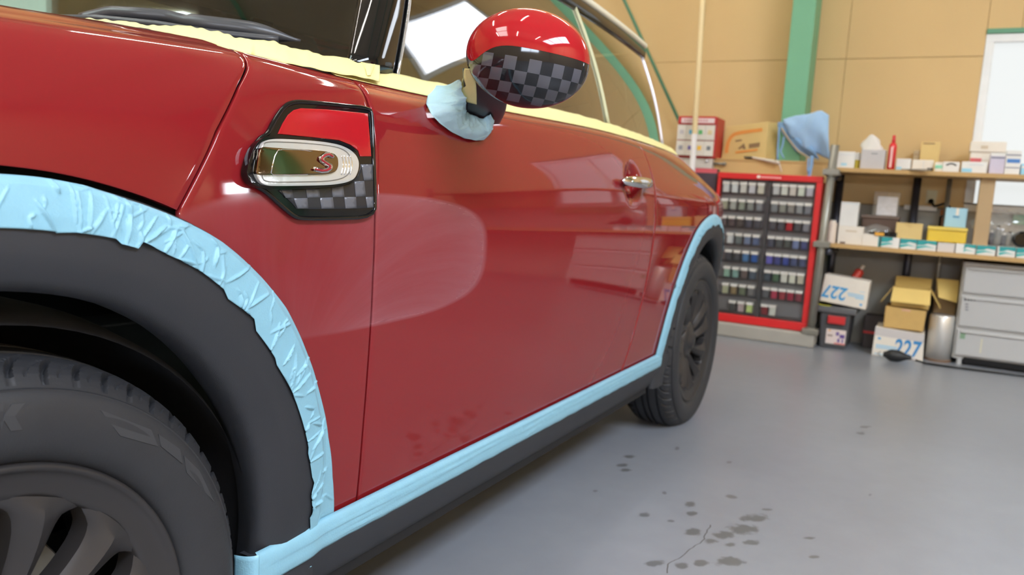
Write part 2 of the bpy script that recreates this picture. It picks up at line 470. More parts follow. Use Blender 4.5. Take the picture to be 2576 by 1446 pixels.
# fluorescent lamps under the purlins
TUBE = emit('lit_tube', (255, 249, 238), TUBE_L)
lamp_n = 0
for x, y, along_y in ((-2.8, -2.0, 0), (-2.8, .2, 0), (.6, .4, 0), (4.45, .25, 1), (4.45, 1.75, 1), (-2.8, 2.6, 0), (.4, 2.6, 0), (3.2, 2.6, 0)):
    z = ZC - .25
    lp = empty('ceiling_lamp', (x, y, z), 'fluorescent tube lamp hanging under the green ceiling purlins', 'lamp', 'ceiling tube lamps')
    A = (lambda u, v, h: (x + v, y + u, z + h)) if along_y else (lambda u, v, h: (x + u, y + v, z + h))
    MB().box(A(-.62, -.06, .02), A(.62, .06, .07)).build('housing', mat('lamp_housing', (235, 235, 230), .4), lp, bevel=.005)
    MB().tube([A(-.6, 0, 0), A(.6, 0, 0)], .016, 10).build('tube', TUBE, lp, smooth=True)
    for s_ in (-.4, .4): MB().tube([A(s_, 0, .06), A(s_, 0, .25)], .004, 6).build('hanger', STEEL, lp)

# ================================================================== THE CAR
WB, WZ, CARW = 2.495, .308, 1.72
car = empty('car', (1.25, CARW / 2, 0), 'glossy red three-door hatchback with its trim edges masked by tape', 'car')
_tilt = [(.10, -14), (.33, -9), (.45, -6), (.55, -5), (.62, -3.8), (.70, -.5), (.76, 1.8), (.82, 4), (.84, 8), (.86, 13), (.90, 19), (.925, 27), (.94, 40), (.952, 58), (.962, 76), (.968, 80)]
_pz = [.10 + .002 * i for i in range(435)]
_py = [0.0]
for z in _pz[1:]: _py.append(_py[-1] + .002 * math.tan(rad(interp(_tilt, z - .001))))
_b = _py[310]
_py = [v - _b for v in _py]
def prof(z):
    t = max(0.0, min(434.0, (z - .10) / .002)); i = max(0, min(len(_py) - 2, int(t))); return lerp(_py[i], _py[i + 1], t - i)
def rise(x):
    r = .022 * sstep(.5, 1.7, x)
    if x < .33: r -= .065 * (.33 - x)
    if x < -.25: r -= .45 * (-.25 - x) ** 2
    return r
def kx(x): return .085 * max(0, (x - 1.3) / 1.15) ** 2
def px_(x):
    p = 0
    if x < .3: p += .10 * (.3 - x) ** 2
    if x < -.4: p += 1.1 * (-.4 - x) ** 2
    if x > 2.38: p += .22 * (x - 2.38) ** 2
    if x > 2.8: p += 2.2 * (x - 2.8) ** 2
    return p
HX, HZ = 1.625, .852
def S(x, z):
    ze = z - rise(x) * sstep(.75, .95, z)
    y = prof(ze) + px_(x) + kx(x) * sstep(.80, .99, z)
    dx, dz = (x - HX) / .075, (z - HZ) / .062
    d2 = dx * dx + dz * dz
    if d2 < 1: y += .024 * (1 - sstep(.15, 1.0, math.sqrt(d2)))
    return y
def side(px, py, off=0.0, f=S):
    y = 0.0
    for _ in range(40):
        P = atY(px, py, y + off); y = max(-.4, min(.6, lerp(y, f(P.x, P.z), .6)))
    return atY(px, py, y + off)
def on(x, z, off=0.0): return Vector((x, S(x, z) + off, z))
R_OUT = [(0, .460), (11, .465), (28, .474), (45, .486), (60, .493), (75, .490), (90, .490)]
R_IN = [(0, .346), (20, .352), (45, .365), (72, .384), (90, .389)]
def Rt(tab, deg, cx=0):
    r = interp(tab, 90 - abs(90 - deg))
    return r - .027 * max(0, math.sin(rad(deg))) * (1 if tab is R_OUT else .55) if cx > 1 else r
def arch_z(x, cx, add=0.0):
    dx = abs(x - cx)
    if dx >= .46 + add: return None
    th = math.acos(min(1, dx / (.488 + add)))
    for _ in range(6):
        R = Rt(R_OUT, math.degrees(th), cx) + add; th = math.acos(min(1, dx / R))
    return WZ + R * math.sin(th)
def tabz(pts, f=S):
    q = sorted(((side(*p).z, side(*p).x) for p in pts)); return q
GAPF = tabz([(927, 190), (935, 300), (943, 430), (945, 545), (940, 700), (929, 900), (913, 1100), (893, 1305)])
GAPF = [(GAPF[0][0] - .1, GAPF[0][1] - .006)] + GAPF[:-1] + [(.98, .546)]
GAPH = tabz([(634, 132), (620, 170), (600, 215), (545, 330), (500, 430), (448, 530)])
GAPH = GAPH[:-1] + [(.975, .347)]
GAPR = [(.30, 1.72), (.40, 1.755), (.55, 1.795), (.75, 1.817), (.90, 1.80), (1.0, 1.785)]
ZTOP = .966
def ztop(x): return ZTOP + rise(x)
def panel(name, fn, nu, nv, m=PAINT, parent=car, solid=.009, bevel=.0022):
    b = MB(); b.grid([[fn(u / (nu - 1), v / (nv - 1)) for u in range(nu)] for v in range(nv)])
    o = b.build(name, m, parent, smooth=True, solid=solid, bevel=bevel, weld=False, ang=50)
    return o
def orient(o, ref=Vector((1.2, .86, .5))):
    """normals point away from the middle of the car"""
    me = o.data; me.update()
    s = sum((f.center - ref).dot(f.normal) * f.area for f in me.polygons)
    if s < 0: me.flip_normals()
    return o
def mirrored(o, name=None):
    me = o.data.copy()
    for v in me.vertices: v.co.y = CARW - v.co.y
    me.flip_normals()
    c = o.copy(); c.data = me; COL.objects.link(c)
    return c
G = .0021
# door
def f_door(u, v):
    z = lerp(.312, ztop(1.1), v); a = interp(GAPF, z) + G; b = interp(GAPR, z) - G
    x = lerp(a, b, u); z = lerp(.312, ztop(x), v); return on(x, z)
door = orient(panel('door', f_door, 150, 84)); mirrored(door)
# front quarter panel behind the wheel
def f_quart(u, v):
    z = lerp(.312, ztop(.4), v)
    b = interp(GAPF, z) - G
    aa = -9
    d = z - WZ
    if d < .47:
        th = math.degrees(math.asin(max(0, min(1, d / .48))))
        for _ in range(6): th = math.degrees(math.asin(max(0, min(1, d / (Rt(R_OUT, th) - .004)))))
        aa = (Rt(R_OUT, th) - .004) * math.cos(rad(th))
    a = max(aa, interp(GAPH, z) + G if z > .70 else -9)
    return on(lerp(a, b, u), z)
quart = orient(panel('front_quarter_panel', f_quart, 30, 110)); mirrored(quart)
# clamshell bonnet
XFRONT = -.76
over = [(.012, .004), (.035, .010), (.08, .018), (.16, .027), (.30, .038), (.5, .048), (.80, .055)]
def f_hood(u, v):
    t = v * 1.35
    if t <= 1:
        z = .85
        for _ in range(12):
            g = interp(GAPH, z) - G; x = lerp(XFRONT, g, u)
            az = arch_z(x, 0, .008)
            zl = max(az if az else 0, .60 if x < -.1 else 0) if x < .2 else az or .76
            z = lerp(zl, ztop(x), t)
        return on(x, z)
    g = interp(GAPH, ztop(.28)) - G; x = lerp(XFRONT, g, u); e = on(x, ztop(x))
    s = (t - 1) / .35 * (len(over)); i = min(len(over) - 1, int(s)); a = (0, 0) if i == 0 else over[i - 1]; c = over[i]; fr = s - i if s < len(over) else 1
    dy, dz = lerp(a[0], c[0], fr), lerp(a[1], c[1], fr)
    ymax = CARW / 2 - e.y
    return Vector((x - .10 * (dy / .8) ** 2 * (1 - u * .3), e.y + dy / .80 * ymax, e.z + dz))
hood = orient(panel('hood', f_hood, 110, 90)); mirrored(hood)
# rear quarter
XE = 2.985
def f_rear(u, v):
    # columns crowd round the arch edge
    if u < .12: x0 = None
    z = .7
    for _ in range(10):
        g = interp(GAPR, z) + G
        if u < .2: x = lerp(g, WB - .452, u / .2)
        elif u < .85: x = WB - .452 * math.cos(math.pi * (u - .2) / .65)
        else: x = lerp(WB + .452, XE, (u - .85) / .15)
        az = arch_z(x, WB, -.004)
        zl = az if az else .312
        z = lerp(zl, ztop(x), v)
    return on(x, z)
rq = orient(panel('rear_quarter_panel', f_rear, 110, 56)); mirrored(rq)
# tail: closes the back of the car
def f_tail(u, v):
    z = lerp(.40, ztop(XE), v); e = on(XE, z); x = XE + .075 * math.sin(min(1, u * 2.2) * math.pi / 2); y = lerp(e.y, CARW / 2, u ** 1.6)
    return Vector((x, y, z))
tail = orient(panel('tailgate', f_tail, 24, 24, bevel=0)); mirrored(tail)
# nose
def f_nose(u, v):
    z = lerp(.22, .72, v); e = on(XFRONT + .02, max(z, .45)); return Vector((XFRONT - .10 * math.sin(min(1, u * 1.8) * math.pi / 2) * math.sin(math.pi * (.15 + .7 * v)), lerp(e.y, CARW / 2, u ** 1.4), z))
nose = orient(panel('front_bumper', f_nose, 20, 16, bevel=0)); mirrored(nose)
hb = MB()
hc = Vector((XFRONT + .02, .28, .68))
hb.ellipsoid(hc, (.07, .13, .14), 12, 20)
hl = hb.build('headlight', CHROME, car, smooth=True); mirrored(hl)

# dark inner shell behind the gaps
def f_shell(u, v):
    x = lerp(-.70, 2.95, u); zl = .30
    for c in (0, WB):
        dx = abs(x - c)
        if dx < .43: zl = max(zl, WZ + math.sqrt(.43 ** 2 - dx * dx))
    z = lerp(zl, ztop(x) - .006, v); return Vector((x, S(x, z) + .028, z))
sh = panel('inner_shell', f_shell, 160, 24, DARK, bevel=0, solid=.004); mirrored(sh)
MB().box((-.65, .25, .17), (2.9, CARW - .25, .34)).build('underbody', DARK, car)
b = MB(); b.box((.42, .05, .20), (2.02, CARW - .05, .33)); b.build('floor_pan', DARK, car)

# wheel arch mouldings, liners
def arch_clad(cx, nm='wheel_arch_moulding'):
    degs = [-14] + [-3 + 3 * i for i in range(63)] + [194]
    rows = []
    for d in degs:
        dd = max(0, min(180, d)); ro, ri = Rt(R_OUT, dd, cx) + .001, Rt(R_IN, dd, cx); c, s = math.cos(rad(dd)), math.sin(rad(dd))
        dz = -.095 if d in (-14, 194) else (-.024 if d < 0 or d > 180 else 0)
        row = []
        for f, off in ((0, .006), (.0, -.003), (.06, -.009), (.30, -.013), (.62, -.0145), (.70, -.0135), (.88, -.008), (.95, -.003), (1.0, .006), (1.0, .03), (.95, .055)):
            r = lerp(ro, ri, f); x = cx + r * c; z = WZ + r * s + dz
            row.append((x, S(min(2.95, max(-.6, x)), max(z, .30)) * (1 if off < .02 else .5) + off, z))
        rows.append(row)
    o = MB().grid(rows).build(nm, CLAD, car, smooth=True)
    sharp(o, 50); mirrored(o)
    b = MB()
    b.grid([[(cx + r * math.cos(rad(a)), y, WZ + r * math.sin(rad(a))) for r, y in ((.353, .045), (.362, .06), (.372, .12), (.374, .30), (.30, .36), (.05, .36))] for a in range(-12, 193, 4)])
    o = b.build('wheel_liner', LINER, car, smooth=True); mirrored(o)
arch_clad(0); arch_clad(WB)
# sill moulding
b = MB(); rows = []
for i in range(60):
    x = lerp(.34, WB - .34, i / 59)
    y = S(x, .32)
    rows.append([(x, y + .02, .317), (x, y - .004, .3165), (x, y - .010, .314), (x, y - .012, .30), (x, y - .010, .275), (x, y + .002, .235), (x, y + .012, .219), (x, y + .025, .213), (x, y + .12, .205)])
o = b.grid(rows).build('sill_moulding', CLAD, car, smooth=True); sharp(o, 50); mirrored(o)

# ---------------------------------------------------------------- wheels
TYP = [(.222, .034), (.228, .026), (.236, .018), (.246, .0135), (.262, .011), (.276, .0115), (.287, .0145), (.2935, .0185), (.2950, .0200), (.2965, .0200), (.2975, .0225), (.2960, .0235), (.2985, .0255), (.3025, .0285), (.3090, .034), (.3145, .041), (.3190, .050), (.3218, .060), (.3230, .067),
       (.316, .0685), (.316, .0755), (.3238, .077), (.3250, .087), (.3256, .098), (.317, .0995), (.317, .1075), (.3258, .109)]
def _dense(P):
    out = []
    for (r0, y0), (r1, y1) in zip(P, P[1:]):
        n = 5 if r0 > .2975 and .025 < y0 < .066 else 1
        out += [(lerp(r0, r1, k / n), lerp(y0, y1, k / n)) for k in range(n)]
    return out + [P[-1]]
TYP = _dense(TYP)
YC = .1135
prof_t = TYP + [(r, 2 * YC - y) for r, y in reversed(TYP)]
def make_wheel(cx, parent, name):
    wheel = empty(name, (cx, .02, WZ)); wheel.parent = parent; wheel.matrix_parent_inverse = parent_inv(parent)
    NP, SUB = 58, 24
    rows = []
    for k in range(NP * SUB):
        a = math.tau * k / (NP * SUB); row = []
        for r, y in prof_t:
            if r > .29 and (.0265 < y < .0670 or .160 < y < .200):
                t = (y - .0265) / .04 if y < .1 else (.200 - y) / .04
                ph = (a / math.tau * NP + .95 * t * t) % 1.0
                wdt = .085 + .03 * (1 - t); g = max(0, 1 - (abs(ph - .5) / wdt) ** 4)
                wide = (int(a / math.tau * NP + .95 * t * t) % 2 == 0)
                r -= .0080 * g * min(1, 4 * (1 - t)) * (1 if wide or t > .14 else .15)
                ph2 = (a / math.tau * NP + 1.9 * t * t + .42) % 1.0
                if .15 < t < .7 and abs(ph2 - .5) < .035: r -= .002
            row.append((cx + r * math.cos(a), y, max(.0005, WZ + r * math.sin(a))))
        rows.append(row)
    ty = MB().grid(rows, False, True).build('tyre', RUBBER, wheel, smooth=True); sharp(ty, 42)
    # rim
    RIM = [(.2245, .040), (.2255, .030), (.2235, .0235), (.2200, .0225), (.2170, .0270), (.2100, .0295), (.203, .0320), (.196, .0335), (.190, .0350), (.187, .0385), (.187, .062), (.192, .075), (.200, .09), (.205, .16), (.205, .20)]
    o = MB().lathe(RIM, (cx, 0, WZ), 'y', 120).build('rim', RIMM, wheel, smooth=True)
    HUB = [(.0, .030), (.018, .030), (.026, .033), (.030, .042), (.052, .046), (.066, .052), (.070, .075), (.06, .10)]
    MB().lathe(HUB, (cx, 0, WZ), 'y', 48).build('hub', RIMM, wheel, smooth=True)
    NS = 12
    hw = [(.060, .52), (.072, .40), (.085, .30), (.105, .262), (.13, .25), (.155, .255), (.168, .275), (.176, .315), (.183, .41), (.190, .53)]
    for k in range(NS):
        th0 = rad(39.5 + 30 * k); rows = []
        for i in range(26):
            r = lerp(.060, .1915, i / 25); h = interp(hw, r) * math.tau / NS
            thc = th0 + rad(92 * (r - .18)); row = []
            crest = .012 * (1 - sstep(.17, .2, r) * .75) * sstep(.05, .09, r)
            for u in (-1, -1, -.86, -.6, -.3, 0, .3, .6, .86, 1, 1):
                a = thc + u * h
                base = lerp(.060, .0385, sstep(.06, .19, r))
                y = base - crest * (1 - abs(u)) * 1.0 - .002 * (1 - u * u)
                row.append([cx + r * math.cos(a), y, WZ + r * math.sin(a)])
            row[0][1] += .026; row[-1][1] += .026
            row[1][1] += .001; row[-2][1] += .001
            rows.append(row)
        o = MB().grid(rows).build('spoke', RIMM, wheel, smooth=True, weld=False); sharp(o, 32)
    MB().lathe([(.04, .105), (.145, .105), (.147, .108), (.147, .128), (.04, .128)], (cx, 0, WZ), 'y', 64).build('brake_disc', mat('brake_disc_metal', (150, 142, 128), .4, .6, var=.1, scale=50), wheel, smooth=False)
    # raised marks on the sidewall
    return wheel
wf = make_wheel(0, car, 'front_wheel')
wr = make_wheel(WB, car, 'rear_wheel')
def copy_tree_mirror(root, name):
    c = root.copy(); COL.objects.link(c)
    WORLD[c.name] = WORLD[root.name]
    for ch in [o for o in D.objects if o.parent == root]:
        d = mirrored(ch); d.parent = c; d.matrix_parent_inverse = ch.matrix_parent_inverse.copy()
    return c
copy_tree_mirror(wf, 'front_wheel'); copy_tree_mirror(wr, 'rear_wheel')
TYL = mat('tyre_marking', (51, 52, 56), .55)
def tyre_mark(name, pts, y=.0118):
    P = [atY(*p, y) for p in pts]
    out = []
    for p in P:
        r = math.hypot(p.x, p.z - WZ); yy = interp([(r_, y_) for r_, y_ in TYP[1:8]], r)
        out.append(Vector((p.x, yy - .0008, p.z)))
    MB().prism(out, [q + Vector((0, .002, 0)) for q in out]).build(name, TYL, wf)
tyre_mark('letter', [(0, 1018), (13, 1017), (8, 1045), (32, 1017), (66, 1014), (36, 1046), (55, 1080), (25, 1083), (8, 1056), (2, 1080), (0, 1080)])
tyre_mark('chevron_mark', [(254, 1031), (382, 1081), (396, 1122), (300, 1095)])
tyre_mark('chevron_mark', [(400, 1092), (455, 1130), (458, 1166), (404, 1122)])
tyre_mark('chevron_mark', [(464, 1146), (505, 1185), (540, 1262), (468, 1188)])

# ---------------------------------------------------------------- glasshouse
YB = prof(.966) + .012
ZT = 1.345
def zb(x): return .985 + rise(x)
def yb(x): return YB + kx(x)
def yt(x): return .245 + .06 * max(0, (x - 1.2) / 1.2) ** 2
def glass_pt(x, v):
    """point on the side glass, v from belt (0) to roof rail (1)"""
    y = lerp(yb(x), yt(x), v) - .012 * math.sin(math.pi * v)
    return Vector((x, y, lerp(zb(x), ZT, v)))
XA0, XA1, XBP = .715, .925, 1.700
def f_dg(u, v): return glass_pt(lerp(lerp(XA0, XA1, v), XBP - .008, u), v)
dg = orient(panel('door_window', f_dg, 40, 20, GLASS, bevel=0, solid=0)); mirrored(dg)
def f_rg(u, v): return glass_pt(lerp(XBP + .008, 2.43, u), lerp(0, .985, v))
rg = orient(panel('rear_side_window', f_rg, 40, 20, GLASS, bevel=0, solid=0)); mirrored(rg)
b = MB()   # edge strip between the two panes, a bright corner line at the rear edge
pth = [glass_pt(XBP, v / 12) + Vector((0, -.002, 0)) for v in range(13)]
b.tube(pth, .006, 8); o = b.build('pillar_strip', mat('pale_rubber_strip', (186, 186, 150), .5), car, smooth=True); mirrored(o)
pth = [glass_pt(2.436, v / 12 * .96) for v in range(13)]
o = MB().tube(pth, .005, 8).build('window_edge_strip', mat('silver_strip', (206, 204, 214), .3, .5), car, smooth=True); mirrored(o)
b = MB()   # dark posts inside the glass
for x in (1.72, 2.40):
    b.grid([[glass_pt(x + dx, v / 8) + Vector((0, .03, 0)) for v in range(9)] for dx in (-.045, .045)])
o = b.build('inner_pillar', DARK, car, solid=.02); mirrored(o)
# windscreen
wsb = [(.60, .125, .985), (.50, .28, 1.005), (.41, .5, 1.018), (.35, CARW / 2, 1.025)]
wst = [(.885, .295, 1.362), (.85, .42, 1.378), (.825, .6, 1.39), (.81, CARW / 2, 1.398)]
wb_, wt_ = resample(wsb, 20), resample(wst, 20)
def f_ws(u, v):
    i = u * 19; k = min(18, int(i)); f_ = i - k
    p = wb_[k].lerp(wb_[k + 1], f_).lerp(wt_[k].lerp(wt_[k + 1], f_), v)
    return p + Vector((-.04, 0, .03)) * math.sin(math.pi * v) * min(1, u * 3 + .1)
ws = orient(panel('windshield', f_ws, 40, 20, WGLASS, bevel=0, solid=0)); mirrored(ws)
def f_ap(u, v):
    a = Vector(wsb[0]).lerp(Vector(wst[0]), v) + Vector((-.04, 0, .03)) * math.sin(math.pi * v) * .1; c = glass_pt(lerp(XA0, XA1, v) - .004, v)
    return a.lerp(c, u) + Vector((-.02, -.02, 0)) * math.sin(math.pi * u)
ap = orient(panel('a_pillar', f_ap, 10, 16, BLACK, bevel=0)); mirrored(ap)
pth = [glass_pt(lerp(XA0, XA1, v / 12) - .003, v / 12) + Vector((-.002, -.003, 0)) for v in range(13)]
o = MB().tube(pth, .0032, 8).build('a_pillar_trim', mat('bright_trim', (214, 216, 222), .2, .9), car, smooth=True); mirrored(o)
# roof, rail and rear screen
def f_roof(u, v):
    x = lerp(.905, 2.47, u); e = Vector((x, yt(x) - .012, ZT + .020)); c = 1.414 - .05 * ((x - 1.5) / 1.0) ** 2
    y = lerp(e.y, CARW / 2, v)
    return Vector((x - .07 * (1 - u) * v + .05 * u * v, y, lerp(e.z, c, math.sin(min(1, v * 1.1) * math.pi / 2))))
ROOFM = mat('white_roof_paint', (232, 228, 208), .15, var=.02)
roof = orient(panel('roof', f_roof, 40, 20, ROOFM, bevel=.004, solid=.022)); mirrored(roof)
b = MB()
b.grid([[Vector((x, yt(x) + dy, ZT + dz)) for dy, dz in ((.0, -.030), (-.016, -.024), (-.018, -.004), (-.012, .014))] for x in [lerp(.91, 2.46, i / 30) for i in range(31)]])
o = b.build('roof_drip_rail', BLACK, car, smooth=True); mirrored(o)
b = MB()
b.grid([[Vector((x, yt(x) + dy, ZT + dz)) for dy, dz in ((-.006, .012), (-.015, .014), (-.019, .020), (-.017, .030), (-.008, .036), (.02, .040))] for x in [lerp(.905, 2.475, i / 30) for i in range(31)]])
o = b.build('roof_edge', ROOFM, car, smooth=True); mirrored(o)
def f_back(u, v):
    z = lerp(zb(2.43), ZT, v); e = glass_pt(2.436, v)
    x = lerp(2.436, lerp(2.86, 2.60, v), math.sin(u * math.pi / 2)); y = lerp(e.y, CARW / 2, u ** 1.35)
    return Vector((x, y, z))
bk = orient(panel('rear_window', f_back, 20, 12, GLASS, bevel=0, solid=0)); mirrored(bk)
def f_deck(u, v):
    e = Vector(f_back(u, 0)); x = lerp(2.436, XE, u); o_ = on(min(XE, x), ztop(x)) if u < .5 else Vector((lerp(XE, XE + .075, (u - .5) * 2), lerp(on(XE, ztop(XE)).y, CARW / 2, (u - .5) * 2), ztop(XE)))
    return e.lerp(o_, v)
dk = orient(panel('tail_shelf', f_deck, 24, 5, PAINT, bevel=0, solid=.004)); mirrored(dk)
# cowl in front of the windscreen
b = MB(); rows = []
for i in range(20):
    t = i / 19; a = wb_[i]; h = Vector(f_hood(1.0, .76 + .24 * t))
    rows.append([h + Vector((.004, 0, -.02)), h.lerp(a, .5) + Vector((0, 0, -.02)), a + Vector((-.005, 0, -.006))])
cw = b.grid(rows).build('cowl', CLAD, car, smooth=True); mirrored(cw)
# cabin
SEAT = mat('dark_seat_cloth', (40, 38, 38), .9)
MB().box((.70, .12, .84), (1.05, CARW - .12, .985)).build('dashboard', mat('dash_plastic', (30, 30, 32), .6), car, bevel=.04)
for y in (.30, .98):
    st = MB().box((1.35, y, .38), (1.85, y + .46, .56)).build('seat', SEAT, car, bevel=.05)
    MB().box((1.78, y + .02, .52), (1.92, y + .44, 1.08)).build('seat_back', SEAT, st, bevel=.05)
    MB().box((1.83, y + .11, 1.10), (1.93, y + .35, 1.27)).build('headrest', SEAT, st, bevel=.04)
rb = MB().box((2.15, .30, .45), (2.5, CARW - .30, .62)).build('rear_bench', SEAT, car, bevel=.05)
MB().box((2.42, .30, .60), (2.52, CARW - .30, .98)).build('seat_back', SEAT, rb, bevel=.04)
b = MB(); wc = Vector((1.12, 1.22, .96))
b.tube([wc + Vector((-.05 * math.sin(a), .18 * math.cos(a), .18 * math.sin(a))) for a in [math.tau * k / 32 for k in range(32)]], .016, 8, closed=True)
b.tube([wc + Vector((0, -.18, 0)), wc + Vector((-.03, 0, 0)), wc + Vector((0, .18, 0))], .016, 8)
b.build('steering_wheel', SEAT, car, smooth=True)
# wiper
WIP = mat('wiper_black', (58, 60, 66), .35)
wp = [(756, 104, .20), (700, 90, .225), (620, 74, .26), (520, 62, .31), (470, 55, .34), (420, 42, .37), (350, 36, .40), (280, 32, .44), (245, 40, .46), (205, 50, .48)]
wv = [atY(*q) for q in wp]
wi = MB().tube(resample(wv, 40), [lerp(.003, .0135, sstep(0, 8, i)) if i < 20 else .0105 for i in range(40)], 10).build('wiper', WIP, car, smooth=True)
wp2 = [(700, 100, .205), (520, 82, .29), (400, 62, .36), (240, 46, .45), (140, 46, .52)]
MB().tube(resample([atY(*q) for q in wp2], 20), .006, 8).build('wiper_blade', WIP, wi, smooth=True)

# ---------------------------------------------------------------- side scuttle with indicator
def cz(X, Y): return (580 + X / 4.1325, 220 + Y / 4.1325)
def plate(name, pts, o_in, o_out, m, parent, bevel=.0012, step=14):
    """thin plate lying on the body side: outline filled, cut finely and laid on the curved surface"""
    bm = bmesh.new()
    bm.faces.new([bm.verts.new((p[0], p[1], 0)) for p in pts])
    bmesh.ops.triangulate(bm, faces=bm.faces[:])
    for _ in range(6):
        es = [e for e in bm.edges if e.calc_length() > step]
        if not es: break
        bmesh.ops.subdivide_edges(bm, edges=es, cuts=1)
        bmesh.ops.triangulate(bm, faces=bm.faces[:])
    for v in bm.verts: v.co = side(v.co.x, v.co.y, o_out)
    bmesh.ops.recalc_face_normals(bm, faces=bm.faces[:])
    if sum(f.normal.y for f in bm.faces) > 0: bmesh.ops.reverse_faces(bm, faces=bm.faces[:])
    for f in bm.faces: f.smooth = True
    me = D.meshes.new(name); bm.to_mesh(me); bm.free(); me.materials.append(m)
    o = D.objects.new(name, me); COL.objects.link(o); o.parent = parent; o.matrix_parent_inverse = parent_inv(parent)
    md = o.modifiers.new('thickness', 'SOLIDIFY'); md.thickness = o_in - o_out; md.offset = -1
    if bevel:
        md = o.modifiers.new('edges', 'BEVEL'); md.width = bevel; md.segments = 3; md.limit_method = 'ANGLE'; md.angle_limit = rad(60)
    return o
def round_poly(P, n=2):
    for _ in range(n):
        Q = []
        for a_, b_ in zip(P, P[1:] + P[:1]): Q += [(a_[0] * .78 + b_[0] * .22, a_[1] * .78 + b_[1] * .22), (a_[0] * .22 + b_[0] * .78, a_[1] * .22 + b_[1] * .78)]
        P = Q
    return P
Z = [cz(*p) for p in [(375, 482), (450, 330), (520, 222), (590, 158), (680, 134), (800, 140), (1100, 165), (1452, 203), (1476, 280), (1490, 700), (1508, 1100), (1503, 1358), (1000, 1374), (720, 1370), (650, 1345), (560, 1270), (440, 1160), (350, 1080), (230, 1010), (182, 940), (167, 860), (190, 730), (240, 600), (300, 520)]]
Z = round_poly(Z)
sc_ = plate('side_scuttle', Z, .004, -.0045, BLACK, car, .002)
MB().tube([side(*p, -.0045) for p in [(lerp(p[0], 800, .012), lerp(p[1], 420, .02)) for p in Z]], .0030, 8, closed=True).build('scuttle_rim', BLACK, sc_, smooth=True)
STK = mat('bright_red_vinyl', (168, 26, 34), .18, var=.03)
plate('red_panel', [cz(*p) for p in [(495, 482), (545, 372), (600, 282), (660, 232), (735, 213), (1000, 226), (1430, 268), (1466, 716), (1350, 716), (1330, 655), (1250, 595), (1130, 548), (900, 522), (700, 503)]], -.003, -.0058, STK, sc_, .0008)
ck_pts = [cz(*p) for p in [(492, 1066), (800, 1056), (1100, 1035), (1240, 1000), (1318, 930), (1352, 830), (1355, 795), (1480, 795), (1492, 1250), (1300, 1262), (900, 1266), (690, 1262), (640, 1200)]]
DGR = mat('dark_grey_vinyl', (36, 37, 43), .2)
LGR = mat('mid_grey_vinyl', (96, 98, 106), .22)
cp_ = plate('checker_panel', ck_pts, -.003, -.0056, DGR, sc_, .0006)
sq = []
xs0 = [500, 640, 785, 920, 1055, 1180, 1300, 1415, 1487]
def inpoly(p, poly):
    c = False
    for (x1, y1), (x2, y2) in zip(poly, poly[1:] + poly[:1]):
        if (y1 > p[1]) != (y2 > p[1]) and p[0] < (x2 - x1) * (p[1] - y1) / (y2 - y1) + x1: c = not c
    return c
for a in [(528, 1064, 642, 1062, 655, 1146, 578, 1148), (785, 1058, 922, 1052, 932, 1142, 800, 1146), (1055, 1042, 1170, 1022, 1186, 1138, 1064, 1140), (1290, 975, 1390, 972, 1408, 1132, 1305, 1136),
          (660, 1152, 800, 1148, 810, 1258, 700, 1258), (932, 1146, 1064, 1142, 1078, 1258, 948, 1260), (1186, 1140, 1305, 1138, 1312, 1256, 1198, 1258), (1408, 1138, 1484, 1136, 1488, 1248, 1424, 1250),
          (1362, 800, 1476, 800, 1480, 965, 1390, 966)]:
    q = [cz(a[i], a[i + 1]) for i in (0, 2, 4, 6)]
    plate('checker_square', q, -.005, -.0062, LGR, cp_, 0)
plate('lamp_bezel', round_poly([cz(*p) for p in [(170, 880), (200, 740), (260, 592), (350, 508), (480, 497), (800, 515), (1050, 540), (1200, 582), (1300, 652), (1350, 730), (1352, 830), (1320, 930), (1240, 1000), (1100, 1030), (800, 1050), (500, 1060), (380, 1052), (300, 1040), (220, 1000), (182, 940)]]), -.003, -.013, BLACK, sc_, .004)
LENS = mat('clear_lamp_lens', (214, 216, 216), .14, .5, var=.10, scale=40, bump=.10, bscale=90)
lens = plate('indicator_lens', round_poly([cz(*p) for p in [(290, 720), (330, 585), (375, 545), (480, 532), (700, 541), (950, 562), (1130, 592), (1240, 642), (1310, 705), (1338, 780), (1328, 870), (1290, 950), (1200, 990), (1050, 1013), (800, 1021), (500, 1024), (380, 1021), (310, 988), (268, 910), (262, 850)]]), -.010, -.0175, LENS, sc_, .003)
SMOKE = mat('bronze_chrome', (148, 132, 112), .06, 1, var=.02)
ins = plate('chrome_insert', round_poly([cz(*p) for p in [(318, 612), (440, 625), (700, 640), (950, 656), (1075, 682), (1118, 730), (1124, 810), (1100, 870), (1020, 903), (800, 911), (500, 912), (268, 914), (276, 840), (295, 720)]]), -.014, -.0195, SMOKE, sc_, .0015)
MB().tube([side(*cz(*p), -.0195) for p in [(850, 662), (700, 646), (540, 642), (490, 655), (462, 710), (440, 790), (420, 888), (440, 905), (800, 905)]], .0007, 6).build('insert_ridge', CHROME, sc_, smooth=True)
LRING = round_poly([(330, 640), (345, 575), (420, 562), (700, 572), (940, 592), (1110, 618), (1200, 660), (1255, 730), (1262, 820), (1230, 900), (1150, 950), (1000, 975), (700, 982), (400, 985), (320, 950)])
MB().tube([side(*cz(*p), -.0177) for p in LRING], .0007, 6, closed=True).build('lens_ridge', mat('lens_ridge_grey', (150, 148, 144), .2, .6), lens, smooth=True)
for kx_ in (1150, 1180, 1212, 1240):
    MB().tube([side(*cz(kx_ + 22 * math.sin(math.pi * q_ / 10), lerp(705, 905, q_ / 10)), -.0176) for q_ in range(11)], .0011, 6).build('lens_facet', CHROME, lens, smooth=True)
SP = [(1062, 716), (1030, 694), (990, 700), (952, 728), (948, 752), (990, 782), (1036, 812), (1040, 838), (1000, 862), (950, 866), (884, 850)]
